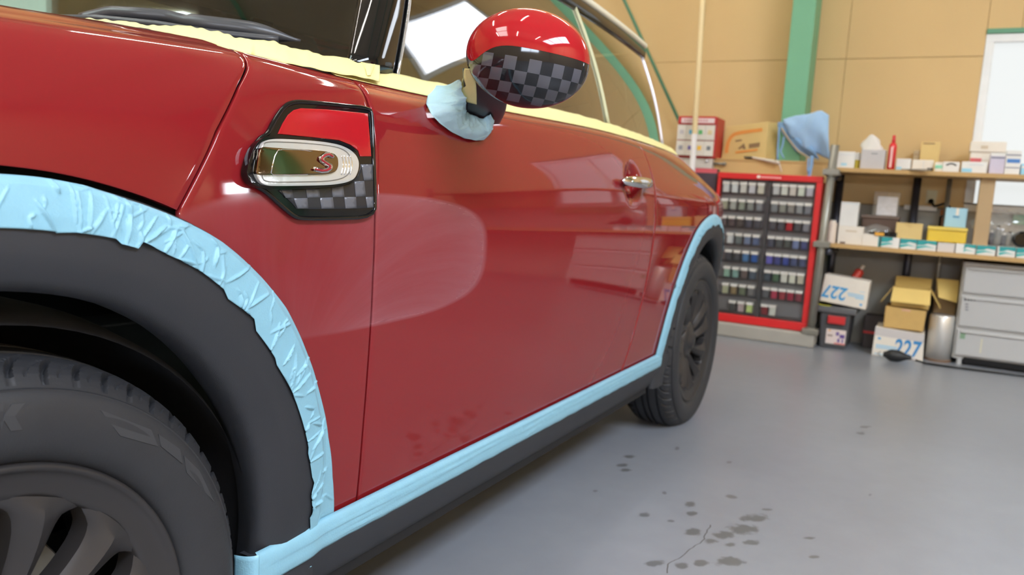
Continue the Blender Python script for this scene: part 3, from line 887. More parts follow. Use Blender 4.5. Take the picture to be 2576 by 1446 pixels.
MB().tube(resample([side(*cz(*p), -.0205) for p in SP], 40), .0031, 8).build('letter_outline', CHROME, sc_, smooth=True)
MB().tube(resample([side(*cz(*p), -.0230) for p in SP], 40), .0014, 8).build('letter', mat('red_enamel', (150, 40, 48), .3), sc_, smooth=True)

# ---------------------------------------------------------------- door handle
hp = MB(); hrows = []
for i in range(31):
    t = i / 30; x = lerp(HX - .112, HX + .112, t); e = math.sqrt(max(0, 1 - (2 * t - 1) ** 4)); e = max(e, .02)
    yy = prof(HZ) + .006 - .034 + .016 * abs(2 * t - 1) ** 2.5
    hrows.append([(x, yy - .010 * e * math.cos(a), HZ + .002 + .0145 * e * math.sin(a)) for a in [math.tau * k / 18 for k in range(18)]])
hh = hp.grid(hrows, True).build('door_handle', CHROME, car, smooth=True)
mirrored(hh)
b = MB()
for s in (-.055, .085): b.tube([(HX + s, prof(HZ) - .012, HZ), (HX + s, prof(HZ) + .012, HZ)], .010, 10)
b.build('handle_post', BLACK, hh, smooth=True)

# ---------------------------------------------------------------- door mirror
MC = atY(1327, 148, -.135)
sc_m = (MC - CAM).dot(fw) / FPX
def mirror_mat():
    m, b, t = newmat('checker_shell'); tc = t.add('ShaderNodeTexCoord')
    mp = t.add('ShaderNodeVectorMath', operation='SUBTRACT'); mp.inputs[1].default_value = MC; t.link(tc.outputs['Object'], mp.inputs[0])
    ro = t.add('ShaderNodeVectorRotate', rotation_type='X_AXIS'); ro.inputs['Angle'].default_value = -rad(8); t.link(mp.outputs[0], ro.inputs['Vector'])
    s = t.add('ShaderNodeSeparateXYZ'); t.link(ro.outputs[0], s.inputs[0])
    a0 = rad(35)
    lat = t.math('ADD', t.math('MULTIPLY', s.outputs[0], math.sin(a0)), t.math('MULTIPLY', s.outputs[1], -math.cos(a0)))
    u = t.math('ADD', t.math('MULTIPLY', t.math('ARCSINE', t.math('DIVIDE', lat, .100)), 5.6), 20.25)
    v = t.math('ADD', t.math('MULTIPLY', t.math('ARCSINE', t.math('DIVIDE', s.outputs[2], .0745)), 3.9), 20.30)
    def cell(q): return t.math('FLOOR', q)
    par = t.math('MODULO', t.math('ADD', cell(u), cell(v)), 2.0)
    top = t.math('LESS_THAN', v, 20.0)
    bot = t.math('GREATER_THAN', v, 16.0)
    k = t.math('MULTIPLY', par, t.math('MULTIPLY', top, bot))
    t.link(t.mix(k, lin((27, 28, 33)), lin((84, 84, 93))), b.inputs['Base Color'])
    b.inputs['Roughness'].default_value = .08
    return m
mr = empty('door_mirror', (MC.x, MC.y, MC.z)); mr.parent = car; mr.matrix_parent_inverse = parent_inv(car)
AX = (.066, .0955, .0725)
MM = Matrix.Rotation(rad(14), 3, 'Z') @ Matrix.Rotation(rad(8), 3, 'X')
def mir(th, ph):   # th from top 0..pi, ph round
    v = Vector((AX[0] * math.sin(th) * math.cos(ph), AX[1] * math.sin(th) * math.sin(ph), AX[2] * math.cos(th)))
    if v.x > .038: v.x = .038 + (v.x - .038) * .15
    return MC + MM @ v
SPLIT = rad(85)
capm = mat('mirror_red', (160, 24, 34), .06, var=.02)
def split(ph): return SPLIT + rad(22) * max(0, math.cos(ph - rad(127))) ** 10
cap_rows = [[mir(lerp(.001, split(math.tau * j / 72), i / 16), math.tau * j / 72) for j in range(72)] for i in range(17)]
o = MB().grid(cap_rows, True).build('mirror_cap', capm, mr, smooth=True)
cap_rows = [[mir(lerp(split(math.tau * j / 72) + .004, math.pi - .001, i / 20), math.tau * j / 72) for j in range(72)] for i in range(21)]
lowm = MB().grid(cap_rows, True).build('mirror_lower_shell', mirror_mat(), mr, smooth=True)
# arm
A0, A1 = side(1196, 312, .012), atY(1214, 172, -.068)
arm_rows = []
for i in range(12):
    t = i / 11; c = A0.lerp(A1, t) + Vector((0, -.012, -.006)) * math.sin(math.pi * t); r = lerp(.043, .031, t)
    arm_rows.append([c + rt * (r * math.cos(a)) + (fw * .8 + up * .2) * (r * .8 * math.sin(a)) for a in [math.tau * k / 20 for k in range(20)]])
arm = MB().grid(arm_rows, True).build('mirror_arm', mat('mirror_arm_black', (34, 35, 40), .35), mr, smooth=True)

copy_tree_mirror(mr, 'door_mirror')
# ================================================================== MASKING TAPE
import numpy as np
COFF = [(-.06, -.0035), (0, -.0055), (.06, -.0112), (.30, -.0155), (.62, -.0170), (.75, -.0165)]
def polar(pts, cx, off=-.010):
    out = []
    for p in pts:
        P = side(*p, off); out.append((math.degrees(math.atan2(P.z - WZ, P.x - cx)), math.hypot(P.x - cx, P.z - WZ)))
    return sorted(out)
def crease_field(ns, nt, L, W, creases):
    """height of folds over a strip, s along (m), t across (m)"""
    s = np.linspace(0, L, ns)[:, None]; t = np.linspace(0, W, nt)[None, :]
    h = np.zeros((ns, nt))
    for s0, t0, s1, t1, wd, am in creases:
        dx, dy = s1 - s0, t1 - t0; l2 = dx * dx + dy * dy + 1e-12
        k = np.clip(((s - s0) * dx + (t - t0) * dy) / l2, 0, 1)
        d = np.hypot(s - s0 - k * dx, t - t0 - k * dy)
        taper = .35 + .65 * np.sin(np.pi * np.clip(k, .02, .98))
        h = np.maximum(h, am * taper * np.exp(-np.abs(d / wd) ** 1.4))
    return h
def rand_creases(L, W, n, rng, lean=0, big=.0056):
    out = []
    for _ in range(n):
        s = rng.uniform(0, L); t = rng.choice((0.0, 1.0, rng.uniform(0, 1)), p=(.15, .5, .35)) * W
        ln = rng.uniform(.2, 1.0) * W; a = rng.normal(lean, .55) + (math.pi if t > W * .6 else 0)
        s1, t1 = s + ln * math.sin(a) * 1.1, min(W, max(0, t + ln * math.cos(a)))
        out.append((s, t, s1, t1, rng.uniform(.0007, .0016), rng.uniform(.35, 1) * big))
        if rng.random() < .45:
            b_ = a + rng.uniform(.5, 1.1) * rng.choice((-1, 1)); out.append((s1, t1, s1 + ln * .6 * math.sin(b_), min(W, max(0, t1 + ln * .6 * math.cos(b_))), .0012, big * .5))
    return out
def arch_tape(name, cx, outer, inner, d0, d1, ns, nt, seed, ncr, label, group, flip=1):
    rng = np.random.default_rng(seed); R = .47
    L = R * rad(d1 - d0); W = .052
    h = crease_field(ns, nt, L, W, rand_creases(L, W, ncr, rng))
    rows = []
    for i in range(ns):
        d = lerp(d0, d1, i / (ns - 1)); ro, ri = interp(outer, d), interp(inner, d); dd = max(0, min(180, d)); Ro, Ri = Rt(R_OUT, dd, cx), Rt(R_IN, dd, cx); row = []
        for j in range(nt):
            t = j / (nt - 1); r = lerp(ro, ri, t); x = cx + r * math.cos(rad(d)); z = WZ + r * math.sin(rad(d))
            f = (Ro - r) / (Ro - Ri)
            row.append((x, S(min(2.95, max(-.6, x)), max(z, .28)) + interp(COFF, f) - h[i, j] - .0006 * noise.noise((x * 30, z * 30, 3)), z))
        rows.append(row)
    e = empty(name, (cx, -.01, WZ), label, 'masking tape', group)
    MB().grid(rows).build('tape_strip', BTAPE, e, smooth=True, solid=.0004, weld=False)
    return e
outer = polar([(0, 438), (100, 446), (200, 464), (320, 503), (440, 547), (560, 610), (650, 690), (720, 775), (770, 880), (805, 985), (828, 1100), (838, 1200), (839, 1335)], 0, -.005)
inner = polar([(0, 573), (135, 582), (137, 586), (190, 585), (288, 600), (300, 613), (345, 625), (356, 608), (420, 640), (500, 680), (562, 728), (572, 752), (638, 802), (642, 832), (690, 900), (694, 918), (742, 1008), (775, 1125), (774, 1140), (785, 1200), (791, 1215), (782, 1244), (787, 1282), (780, 1300), (781, 1390)], 0, -.015)
def extend(tab, cx, delta):
    hi = tab[-1][0]; r_hi = tab[-1][1]
    return tab + [(d, r_hi - (Rt(R_OUT, hi) - Rt(R_OUT, d))) for d in range(int(hi) + 6, 176, 6)]
arch_tape('masking_tape', 0, extend(outer, 0, 0), extend(inner, 0, 0), -6.5, 176, 1400, 34, 5, 150, 'crinkled light blue masking tape round the front wheel arch', None)
o_r = [(d, Rt(R_OUT, max(0, min(180, d)), WB) + .003) for d in range(-6, 187, 6)]
rr = random.Random(3)
i_r = [(d, Rt(R_OUT, max(0, min(180, d)), WB) - .034 + rr.uniform(-.006, .006)) for d in range(-6, 187, 4)]
arch_tape('masking_tape', WB, o_r, i_r, 4, 183, 420, 12, 8, 60, 'light blue masking tape round the rear wheel arch', None)
# strip along the sill
rng = np.random.default_rng(4)
ns, nt = 900, 16; x0, x1 = .338, 2.075; zu, zl_ = .3265, .2815
cre = [(0, .012, .9, .009, .0016, .0022), (.02, .017, .55, .020, .0018, .003), (.15, .0285, .75, .015, .0015, .0025), (.5, .006, 1.7, .007, .0016, .0022), (.9, .02, 1.5, .017, .0013, .0012)] + [(s, t, s + rng.uniform(.05, .2), t + rng.uniform(-.01, .01), .0013, .0016) for s, t in zip(rng.uniform(0, 1.6, 24), rng.uniform(0, .04, 24))]
h = crease_field(ns, nt, x1 - x0, zu - zl_, cre)
rows = []
for i in range(ns):
    x = lerp(x0, x1, i / (ns - 1)); row = []
    for j in range(nt):
        t = j / (nt - 1); z = lerp(zu, zl_ + .0012 * noise.noise((x * 22, 0, 1)), t); ys = S(x, .32)
        if x < .47: z -= .006 * (.47 - x) / .13 * t
        row.append((x, ys + interp([(0, -.006), (.12, -.0128), (.4, -.0138), (.8, -.013), (1, -.0105)], t) - h[i, j] - (.004 if x < .47 else 0) * sstep(.47, .44, x), z))
    rows.append(row)
e = empty('masking_tape', (1.2, -.01, .30), 'long light blue masking tape along the sill under the door', 'masking tape')
MB().grid(rows).build('tape_strip', BTAPE, e, smooth=True, solid=.0004, weld=False)
rows = []
for i in range(14):       # the loose end turned into the wheel arch
    t = i / 13; a = t * math.pi / 2
    rows.append([(x0 - .014 * math.sin(a), S(x0, .32) - .0175 + .03 * (1 - math.cos(a)), lerp(zu, zl_ - .006, j / 7) - .004 * t) for j in range(8)])
MB().grid(rows).build('tape_end', BTAPE, e, smooth=True, solid=.0004)

# yellow tape: belt line, then the cowl below the windscreen
def belt_rows(xa, xb, n, nt=9, seed=1):
    rows = []
    for i in range(n):
        x = lerp(xa, xb, i / (n - 1)); row = []
        for j in range(nt):
            t = j / (nt - 1); z0 = .957 + rise(x); z = lerp(z0, zb(x) + .005 - .016 * (1 - sstep(.50, .74, x)), t)
            ya = S(x, z0) - .002; g = glass_pt(x, max(0, (z - zb(x)) / (ZT - zb(x)))).y - .004
            y = lerp(ya, g, t ** .8) - .007 * math.sin(math.pi * t) ** .8 - .0012 * noise.noise((x * 25, t * 3, seed)) - .0012 * noise.noise((x * 90, t * 6, seed))
            z += .0025 * noise.noise((x * 16, 7, seed)) * t
            row.append((x, y, z))
        rows.append(row)
    return rows
e = empty('masking_tape', (1.6, .06, .98), 'pale yellow masking tape along the belt line under the side windows', 'masking tape')
MB().grid(belt_rows(.506, 1.72, 340)).build('tape_strip', YTAPE, e, smooth=True, solid=.0005, weld=False)
MB().grid([[(x, y - .0006, z + .0004) for x, y, z in r] for r in belt_rows(1.715, 2.60, 200, seed=2)]).build('tape_strip', YTAPE, e, smooth=True, solid=.0005, weld=False)
upper = [(112, 43, .40), (200, 48, .34), (250, 50, .31), (330, 55, .27), (352, 62, .262), (400, 65, .245), (480, 66, .225), (510, 74, .217), (560, 83, .205), (596, 94, .196), (650, 101, .188), (686, 104, .18), (735, 120, .165), (800, 136, .145), (830, 141, .14), (855, 143, .135), (900, 156, .125), (912, 154, .122), (945, 156, .118), (1000, 174, .10)]
lower = [(112, 47, .125), (300, 85, .11), (632, 137, .10), (642, 143, .076), (760, 167, .068), (870, 189, .062), (930, 199, .060), (1000, 217, .058)]
def at_px(tab, px): return atY(px, interp([(q[0], q[1]) for q in tab], px), interp([(q[0], q[2]) for q in tab], px))
U = [at_px(upper, lerp(112, 955, i / 259)) for i in range(260)]; Lo = [at_px(lower, lerp(112, 955, i / 259)) for i in range(260)]
rows = []
for i in range(260):
    u = U[i]; l = Lo[i]; row = []
    for j in range(10):
        t = j / 9; p = l.lerp(u, t)
        p = p + Vector((0, 0, 1)) * (.004 * math.sin(math.pi * t) + .0016 * noise.noise((i * .09, t * 2.2, 4)) + .003 * t * noise.noise((i * .16, 2, 9)))
        row.append(p)
    rows.append(row)
e = empty('masking_tape', (.5, .12, .97), 'pale yellow masking tape along the bonnet edge below the windshield', 'masking tape')
MB().grid(rows).build('tape_strip', YTAPE, e, smooth=True, solid=.0005, weld=False)
tb = resample([atY(*q) for q in [(905, 156, .118), (918, 176, .082), (922, 192, .066)]], 10); tb2 = resample([atY(*q) for q in [(945, 157, .116), (938, 178, .08), (932, 192, .066)]], 10)
MB().grid([[p + Vector((-.0015, -.002, .001)), q + Vector((-.0015, -.002, .001))] for p, q in zip(tb, tb2)]).build('tape_tab', YTAPE, e, smooth=True, solid=.0004)

# tape on the mirror arm
bpy.context.view_layer.update()
def bvh_of(o):
    me = o.data; return BVHTree.FromPolygons([v.co for v in me.vertices], [p.vertices for p in me.polygons])
abv = bvh_of(arm)
def on_arm(px, py, off=.0025):
    d = ray(px, py).normalized(); hit = abv.ray_cast(CAM, d)
    if hit[0] is None:
        q = abv.find_nearest(atY(px, py, (A0.y + A1.y) / 2)); return q[0] + q[1] * off if q[0] else atY(px, py, 0)
    return hit[0] - d * off
lowb = [(1092, 215), (1076, 240), (1072, 262), (1084, 290), (1104, 312), (1136, 334), (1165, 347), (1195, 355), (1217, 352), (1228, 340), (1234, 318)]
higb = [(1138, 186), (1135, 205), (1138, 225), (1146, 246), (1156, 268), (1172, 283), (1192, 290), (1206, 296), (1216, 298), (1224, 294), (1234, 285)]
lb = resample([side(*q, -.0035) for q in lowb], 90); hb_ = resample([on_arm(*q, .006) for q in higb], 90)
rng = np.random.default_rng(11); h = crease_field(90, 24, .16, .06, rand_creases(.16, .06, 40, rng, big=.008))
rows = []
for i in range(90):
    row = []
    for j in range(24):
        t = j / 23; p = lb[i].lerp(hb_[i], t) + Vector((-.006, -.010, -.004)) * math.sin(math.pi * t)
        p = p + Vector((-.5, -.8, .2)) * float(h[i, j]); p.z += .004 * noise.noise((i * .12, t * 2, 2)) * t
        row.append(p)
    rows.append(row)
e = empty('masking_tape', tuple(A0), 'torn light blue masking tape wrapped round the foot of the door mirror', 'masking tape')
MB().grid(rows).build('tape_wrap', mat('pale_blue_masking_tape', (176, 212, 228), .5, var=.06, scale=60, bump=.25, bscale=400), e, smooth=True, solid=.0004, weld=False)
def px_poly(pts, n): return [(p.x, p.y) for p in resample([(x, y, 0) for x, y in pts], n)]
ql = px_poly([(1170, 153), (1150, 178), (1146, 195), (1157, 225), (1166, 246), (1175, 257)], 26); qr = px_poly([(1174, 153), (1186, 172), (1192, 190), (1198, 215), (1199, 240), (1199, 263)], 26)
ygrid = [[on_arm(lerp(a_[0], b_[0], j / 7), lerp(a_[1], b_[1], j / 7), .003 + .0012 * noise.noise((i * .4, j * .5, 0))) for j in range(8)] for i, (a_, b_) in enumerate(zip(ql, qr))]
ya = [r_[0] for r_ in ygrid]
e = empty('masking_tape', tuple(ya[12]), 'short strip of yellow masking tape stuck on the black mirror arm', 'masking tape')
MB().grid(ygrid).build('tape_strip', YTAPE, e, smooth=True, solid=.0004, off=1)

# ================================================================== BACK OF THE WORKSHOP
XR = 4.62
ZS1 = atX(2105, 421, XR).z; ZS2 = atX(2080, 611, XR).z; ZS0 = atX(1900, 401, 4.72).z
FX = Matrix(((0, 0, -1, 0), (-1, 0, 0, 0), (0, 1, 0, 0), (0, 0, 0, 1)))     # flat print facing the camera side of a box
def yz(x, l, t, r, b_):
    m, n = (t + b_) / 2, (l + r) / 2
    return atX(r, m, x).y, atX(l, m, x).y, atX(n, b_, x).z, atX(n, t, x).z
def boxpx(name, label, cat, x, l, t, r, b_, depth, m, z0=None, group=None, bevel=.003, yaw=0):
    """a box standing with its front at x; outline taken on the front face"""
    y0, y1, zb_, zt = yz(x, l, t, r, b_)
    if z0 is not None: zb_ = z0
    e = empty(name, (x + depth / 2, (y0 + y1) / 2, zb_), label, cat, group)
    MB().box((x, y0, zb_), (x + depth, y1, zt)).build('body', m, e, bevel=bevel)
    e['ext'] = (y0, y1, zb_, zt)
    return e
def ext(e):
    v = tuple(e['ext']); return v
def quad(name, x, u0, v0, u1, v1, e, m, th=.0015):
    """flat print on the front of a box, u from its left edge, v from its foot (0..1)"""
    y0, y1, z0, z1 = ext(e)
    a, c = lerp(y1, y0, u0), lerp(y1, y0, u1); d, f = lerp(z0, z1, v0), lerp(z0, z1, v1)
    return MB().box((x - th, min(a, c), d), (x + .0005, max(a, c), f)).build(name, m, e)
def poly(name, x, pts, e, m, th=.002):
    y0, y1, z0, z1 = ext(e)
    P = [Vector((x - th, lerp(y1, y0, u), lerp(z0, z1, v))) for u, v in pts]
    return MB().prism(P, [p + Vector((th + .0005, 0, 0)) for p in P]).build(name, m, e)

# pipe rack
rack = empty('pipe_rack', (4.81, -1.3, 0), 'grey steel pipe rack with two plywood shelves against the wall', 'rack')
YB0, YB1 = -2.7, atX(2104, 424, XR).y + .004
for nm, z in (('upper_shelf', ZS1), ('lower_shelf', ZS2)):
    MB().box((XR, YB0, z - .024), (5.02, YB1, z)).build(nm, PLY, rack, bevel=.002)
def pipe(nm, a, c, r, m): return MB().tube([a, c], r, 14).build(nm, m, rack, smooth='auto' and True)
pa, pb = atX(2101, 365, XR - .03), atX(2048, 763, XR - .03)
dpp = (pb - pa).normalized(); pft = pa + dpp * ((pa.z) / -dpp.z)
pipe('post', pa, pft, .0235, STEEL)
for py in (432, 612, 835):
    t = (py - 365) / 398; c = pa.lerp(pb, t)
    cl = MB(); cl.tube([c - dpp * .022, c + dpp * .022], .034, 14); cl.box((c.x - .038, c.y - .045, c.z - .016), (c.x + .03, c.y + .045, c.z + .016))
    cl.build('clamp', STEEL, rack, bevel=.003)
pipe('rail', Vector((XR - .005, pa.y, ZS1 - .05)), Vector((5.0, pa.y, ZS1 - .05)), .022, DSTEEL)
pipe('rail', Vector((XR - .005, pa.y - .02, ZS2 - .05)), Vector((5.0, pa.y - .02, ZS2 - .05)), .022, DSTEEL)
for px, py, r in ((2112, 470, .024), (2303, 500, .022)):
    q = atX(px, py, 4.985); pipe('back_post', Vector((q.x, q.y, 0)), Vector((q.x, q.y, ZS1)), r, DSTEEL)
q = atX(2381, 520, 4.93); pipe('back_post', Vector((q.x, q.y, 0)), Vector((q.x, q.y, ZS1)), .013, STEEL)
q = atX(2476, 530, 4.66)
MB().box((q.x, q.y - .036, ZS2), (q.x + .07, q.y + .036, ZS1 - .024)).build('wooden_post', mat('pale_timber', (178, 150, 112), .7, scale=6), rack, bevel=.003)
MB().tube([Vector((XR + .03, YB0 + .05, 0)), Vector((XR + .03, YB0 + .05, ZS1 + .05))], .0235, 14).build('post', STEEL, rack, smooth=True)

# shelf on the left of the post
ys0, ys1 = YB1 + .03, atX(1796, 400, 4.72).y
ws_ = empty('wall_shelf', (4.9, (ys0 + ys1) / 2, ZS0), 'narrow plywood wall shelf above the red colour cabinet', 'shelf')
MB().box((4.72, ys0, ZS0 - .016), (XW - .015, ys1, ZS0)).build('board', PLY, ws_, bevel=.002)
MB().box((4.722, ys0, ZS0 - .125), (4.732, ys1, ZS0 - .0165)).build('apron_board', mat('tan_apron_board', (205, 170, 114), .7, scale=3), ws_, bevel=.002)
for y in (ys0 + .05, ys1 - .06):
    MB().prism([(4.78, y - .01, ZS0 - .016), (XW - .02, y - .01, ZS0 - .016), (XW - .02, y - .01, ZS0 - .19)], [(4.78, y + .01, ZS0 - .016), (XW - .02, y + .01, ZS0 - .016), (XW - .02, y + .01, ZS0 - .19)]).build('bracket', PLY, ws_)

# stack behind the car: dark locker, white case, red drawer dispenser
e = boxpx('locker', 'dark steel locker behind the car tail carrying the red dispenser', 'locker', 4.66, 1690, 422, 1795, 640, .32, mat('dark_locker', (70, 58, 70), .5), z0=.085)
quad('top_band', 4.66, 0, .97, 1, 1, e, mat('pink_red_band', (206, 88, 100), .5))
y0, y1, z0, z1 = ext(e)
hd = MB().tube([(4.652, y0 + .05, z1 - .3), (4.652, y0 + .05, z1 - .2)], .008, 8).build('handle', STEEL, e, smooth=True)
LZ = z1
e = boxpx('storage_case', 'flat off-white case lying under the red drawer dispenser', 'case', 4.67, 1700, 397, 1792, 412, .26, mat('off_white_plastic', (205, 198, 190), .4), z0=LZ)
MB().ellipsoid((4.664, ext(e)[0] + .035, lerp(ext(e)[2], ext(e)[3], .75)), (.01, .012, .012), 8, 12).build('knob', CHROME, e, smooth=True)
CZ = ext(e)[3]
y0, y1, _, z1 = yz(4.64, 1702, 292, 1800, 394); z0 = CZ
e = empty('drawer_dispenser', (4.75, (y0 + y1) / 2, z0), 'red counter dispenser with white drawers marked by colour squares', 'dispenser'); e['ext'] = (y0, y1, z0, z1)
DR = mat('dispenser_red', (186, 38, 44), .35)
b = MB(); b.box((4.66, y0, z0), (4.86, y1, z1)); b.build('body', DR, e, bevel=.008)
b = MB(); b.box((4.635, y0 + .002, lerp(z0, z1, .80)), (4.66, y1 - .002, z1)); b.build('canopy', DR, e, bevel=.008)
quad('sign', 4.635, .10, .835, .95, .95, e, mat('sign_white', (228, 210, 212), .4))
for k in range(9):
    u = .17 + k * .07; quad('sign_mark', 4.6335, u, .865, u + .045, .92, e, mat('faded_red_print', (206, 150, 156), .5))
cols = [[(190, 184, 190), (92, 170, 208), (96, 178, 112), (214, 196, 150)], [(150, 150, 160), (98, 88, 160), (240, 190, 70), (122, 124, 128)]]
for r_ in range(2):
    for c_ in range(4):
        u0, u1 = .02 + c_ * .24, .02 + (c_ + 1) * .24 - .008; v0, v1 = (.43, .785) if r_ == 0 else (.05, .405)
        dr = quad('drawer', 4.645, u0, v0, u1, v1, e, mat('drawer_white', (216, 209, 200), .5), .012)
        o = quad('colour_square', 4.632, lerp(u0, u1, .3), lerp(v0, v1, .38), lerp(u0, u1, .72), lerp(v0, v1, .66), e, mat('swatch_%d_%d' % (r_, c_), cols[r_][c_], .5), .002)
        o.parent = dr; o.matrix_parent_inverse = parent_inv(e); dr['label'] = 'white drawer with a small colour square'
        WORLD.setdefault(dr.name, WORLD[e.name])
        o.matrix_parent_inverse = Matrix(); o.matrix_world = Matrix()
# cream pole leaning on the wall
pm, pt = atX(1745, 372, 4.54), atX(1768, 0, 4.70)
dp = (pt - pm).normalized(); pb_ = pm - dp * (pm.z / dp.z); ptop = pm + dp * ((XW - .03 - pm.x) / dp.x)
e = empty('long_pole', tuple(pb_), 'long cream wooden pole leaning on the wall before the red dispenser', 'pole')
pj = pm + dp * (atX(1749, 338, 4.55).z - pm.z) / dp.z
MB().tube([pb_ + dp * .3, ptop], .0165, 14).build('shaft', mat('cream_wood', (236, 214, 168), .5, scale=5), e, smooth=True)
MB().tube([pb_ + dp * .004, pj], .0180, 14).build('sleeve', mat('grey_white_sleeve', (206, 202, 206), .5), e, smooth=True)

# carton with an orange stripe, turned a little
def poly_at(name, pts, x0, x1, m, parent, th=.002):
    n = len(pts); P = []
    for px, py in pts:
        t = (px - pts_l) / (pts_r - pts_l); P.append(atX(px, py, lerp(x0, x1, t)) )
    N = Vector((-th, 0, 0))
    return MB().prism([p + N for p in P], [p - N * .3 for p in P]).build(name, m, parent)
pts_l, pts_r = 1813, 1931
fa = [(1814, 397), (1926, 392), (1932, 306), (1828, 318)]
P = [atX(px, py, lerp(4.80, 4.74, (px - 1813) / 118)) for px, py in fa]
for k in (0, 1): P[k].z = ZS0
e = empty('cardboard_box', tuple((P[0] + P[1]) / 2), 'tan carton with a curved orange stripe on the wall shelf', 'box')
bk_ = Vector((.17, -.10, 0))
MB().prism(P, [p + bk_ for p in P]).build('body', mat('straw_cardboard', (212, 184, 122), .7), e, bevel=.003)
ORG = mat('orange_print', (222, 146, 70), .6)
arc = [(1828, 385), (1829, 372), (1832, 358), (1838, 346), (1847, 338), (1860, 334), (1880, 331), (1918, 326)]
cl_ = resample([atX(px, py, lerp(4.80, 4.74, (px - 1813) / 118)) for px, py in arc], 40); rows = []
for i, q in enumerate(cl_):
    tg = (cl_[min(39, i + 1)] - cl_[max(0, i - 1)]).normalized(); nn = tg.cross(Vector((1, 0, 0))).normalized() * .011
    rows.append([q + nn + Vector((-.003, 0, 0)), q - nn + Vector((-.003, 0, 0))])
MB().grid(rows).build('orange_stripe', ORG, e, solid=.001)
for pl in ([(1850, 353), (1866, 350), (1866, 354), (1850, 357)], [(1856, 374), (1872, 360), (1876, 375), (1870, 375), (1867, 371), (1861, 375)], [(1884, 362), (1912, 358), (1910, 369), (1884, 373)], [(1850, 381), (1906, 374), (1906, 379), (1850, 386)]):
    poly_at('print_mark', pl, 4.797, 4.737, INKP if pl[0][1] < 380 and pl[0][0] != 1850 or pl[0][1] == 353 else ORG, e)

# flat tool lying on the shelf edge with its cord
a, c = atX(1892, 398, 4.715), atX(1960, 409, 4.68)
e = empty('putty_knife', tuple(a.lerp(c, .5)), 'white handled flat tool lying over the wall shelf edge', 'tool')
a.z = max(a.z, ZS0 + .012); 
MB().tube(resample([a, a.lerp(c, .4), c], 16), [lerp(.006, .013, i / 15) for i in range(16)], 10).build('handle', mat('worn_white_plastic', (206, 196, 180), .5), e, smooth=True)
MB().box((a.x - .005, a.y - .005, a.z - .004), (a.x + .06, a.y + .05, a.z + .004)).build('blade', DSTEEL, e, bevel=.001)
MB().tube([c, atX(1963, 420, 4.68), atX(1966, 432, 4.68)], .003, 6).build('cord', WHITE, e, smooth=True)
a = atX(1796, 411, 4.70); c = atX(1822, 412, 4.70)
e = empty('hook_rod', tuple(a), 'short grey rod with a round end below the wall shelf', 'hook')
MB().tube([Vector((XW - .02, a.y, a.z)), a, c], .007, 8).build('rod', STEEL, e, smooth=True)
MB().ellipsoid(c, (.012, .014, .012), 8, 12).build('knob', STEEL, e, smooth=True)

# folded blue cloth with straps
CLOTH = mat('light_blue_cloth', (156, 188, 222), .9, var=.06, scale=25, bump=.3, bscale=250)
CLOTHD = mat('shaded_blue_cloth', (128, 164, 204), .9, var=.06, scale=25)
e = empty('folded_cloth', tuple(atX(2030, 400, 4.72)), 'light blue folded cloth with dangling straps by the rack post', 'cloth')
def cloth(topl, botl, x, m, nm, th=.006):
    T = resample([atX(*p, x) for p in topl], 26); B = resample([atX(*p, x + .02) for p in botl], 26); rows = []
    for i in range(26):
        row = []
        for j in range(20):
            t = j / 19; p = T[i].lerp(B[i], t); p = p + Vector((-.022 * math.sin(math.pi * t) - .016 * noise.noise((i * .18, t * 2.2, x)) * (1 + t), 0, .004 * noise.noise((i * .3, t * 3, 1)))); row.append(p)
        rows.append(row)
    return MB().grid(rows).build(nm, m, e, smooth=True, solid=th)
cloth([(1970, 300), (2000, 291), (2040, 285), (2068, 277), (2085, 290)], [(1972, 312), (1990, 342), (2022, 372), (2055, 386), (2087, 402)], 4.69, CLOTH, 'front_fold')
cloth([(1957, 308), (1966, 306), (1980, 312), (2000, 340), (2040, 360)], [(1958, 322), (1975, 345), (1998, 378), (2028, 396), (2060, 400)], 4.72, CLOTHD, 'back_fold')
MB().tube(resample([atX(*q, 4.70) for q in [(1966, 322), (1985, 352), (2008, 380), (2035, 397), (2060, 402)]], 20), .005, 8).build('hem', mat('tan_hem', (176, 160, 132), .8), e, smooth=True)
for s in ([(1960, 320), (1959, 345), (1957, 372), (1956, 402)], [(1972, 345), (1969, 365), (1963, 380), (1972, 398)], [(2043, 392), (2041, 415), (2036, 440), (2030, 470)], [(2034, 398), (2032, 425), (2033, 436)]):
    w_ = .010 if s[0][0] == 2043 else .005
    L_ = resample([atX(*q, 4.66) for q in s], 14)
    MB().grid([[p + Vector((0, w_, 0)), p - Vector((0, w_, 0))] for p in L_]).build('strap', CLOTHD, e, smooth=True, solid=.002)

# red colour cabinet with its bottles
XC = 4.60
c0, c1, c2 = atX(1806, 432, XC), atX(2074, 445, XC), atX(2027, 842, XC)
cy0, cy1, cz0, cz1 = -.10, .513, .088, 1.008
cab = empty('colour_cabinet', (XC + .04, (cy0 + cy1) / 2, cz0), 'tall red framed display cabinet with rows of small paint bottles', 'cabinet')
CRED = mat('cabinet_red', (206, 36, 38), .4, var=.04)
fwid = .034
MB().box((XC, cy0, cz1 - .036), (XC + .05, cy1, cz1)).build('top_rail', CRED, cab, bevel=.004)
MB().box((XC, cy0, cz0), (XC + .09, cy1, cz0 + .05)).build('bottom_rail', CRED, cab, bevel=.004)
MB().box((XC, cy0, cz0 + .05), (XC + .09, cy0 + fwid, cz1 - .036)).build('side_rail', CRED, cab, bevel=.004)
MB().box((XC, cy1 - fwid * .6, cz0 + .05), (XC + .09, cy1, cz1 - .036)).build('side_rail', CRED, cab, bevel=.004)
CBK = mat('cabinet_grey_back', (146, 142, 144), .5, var=.06)
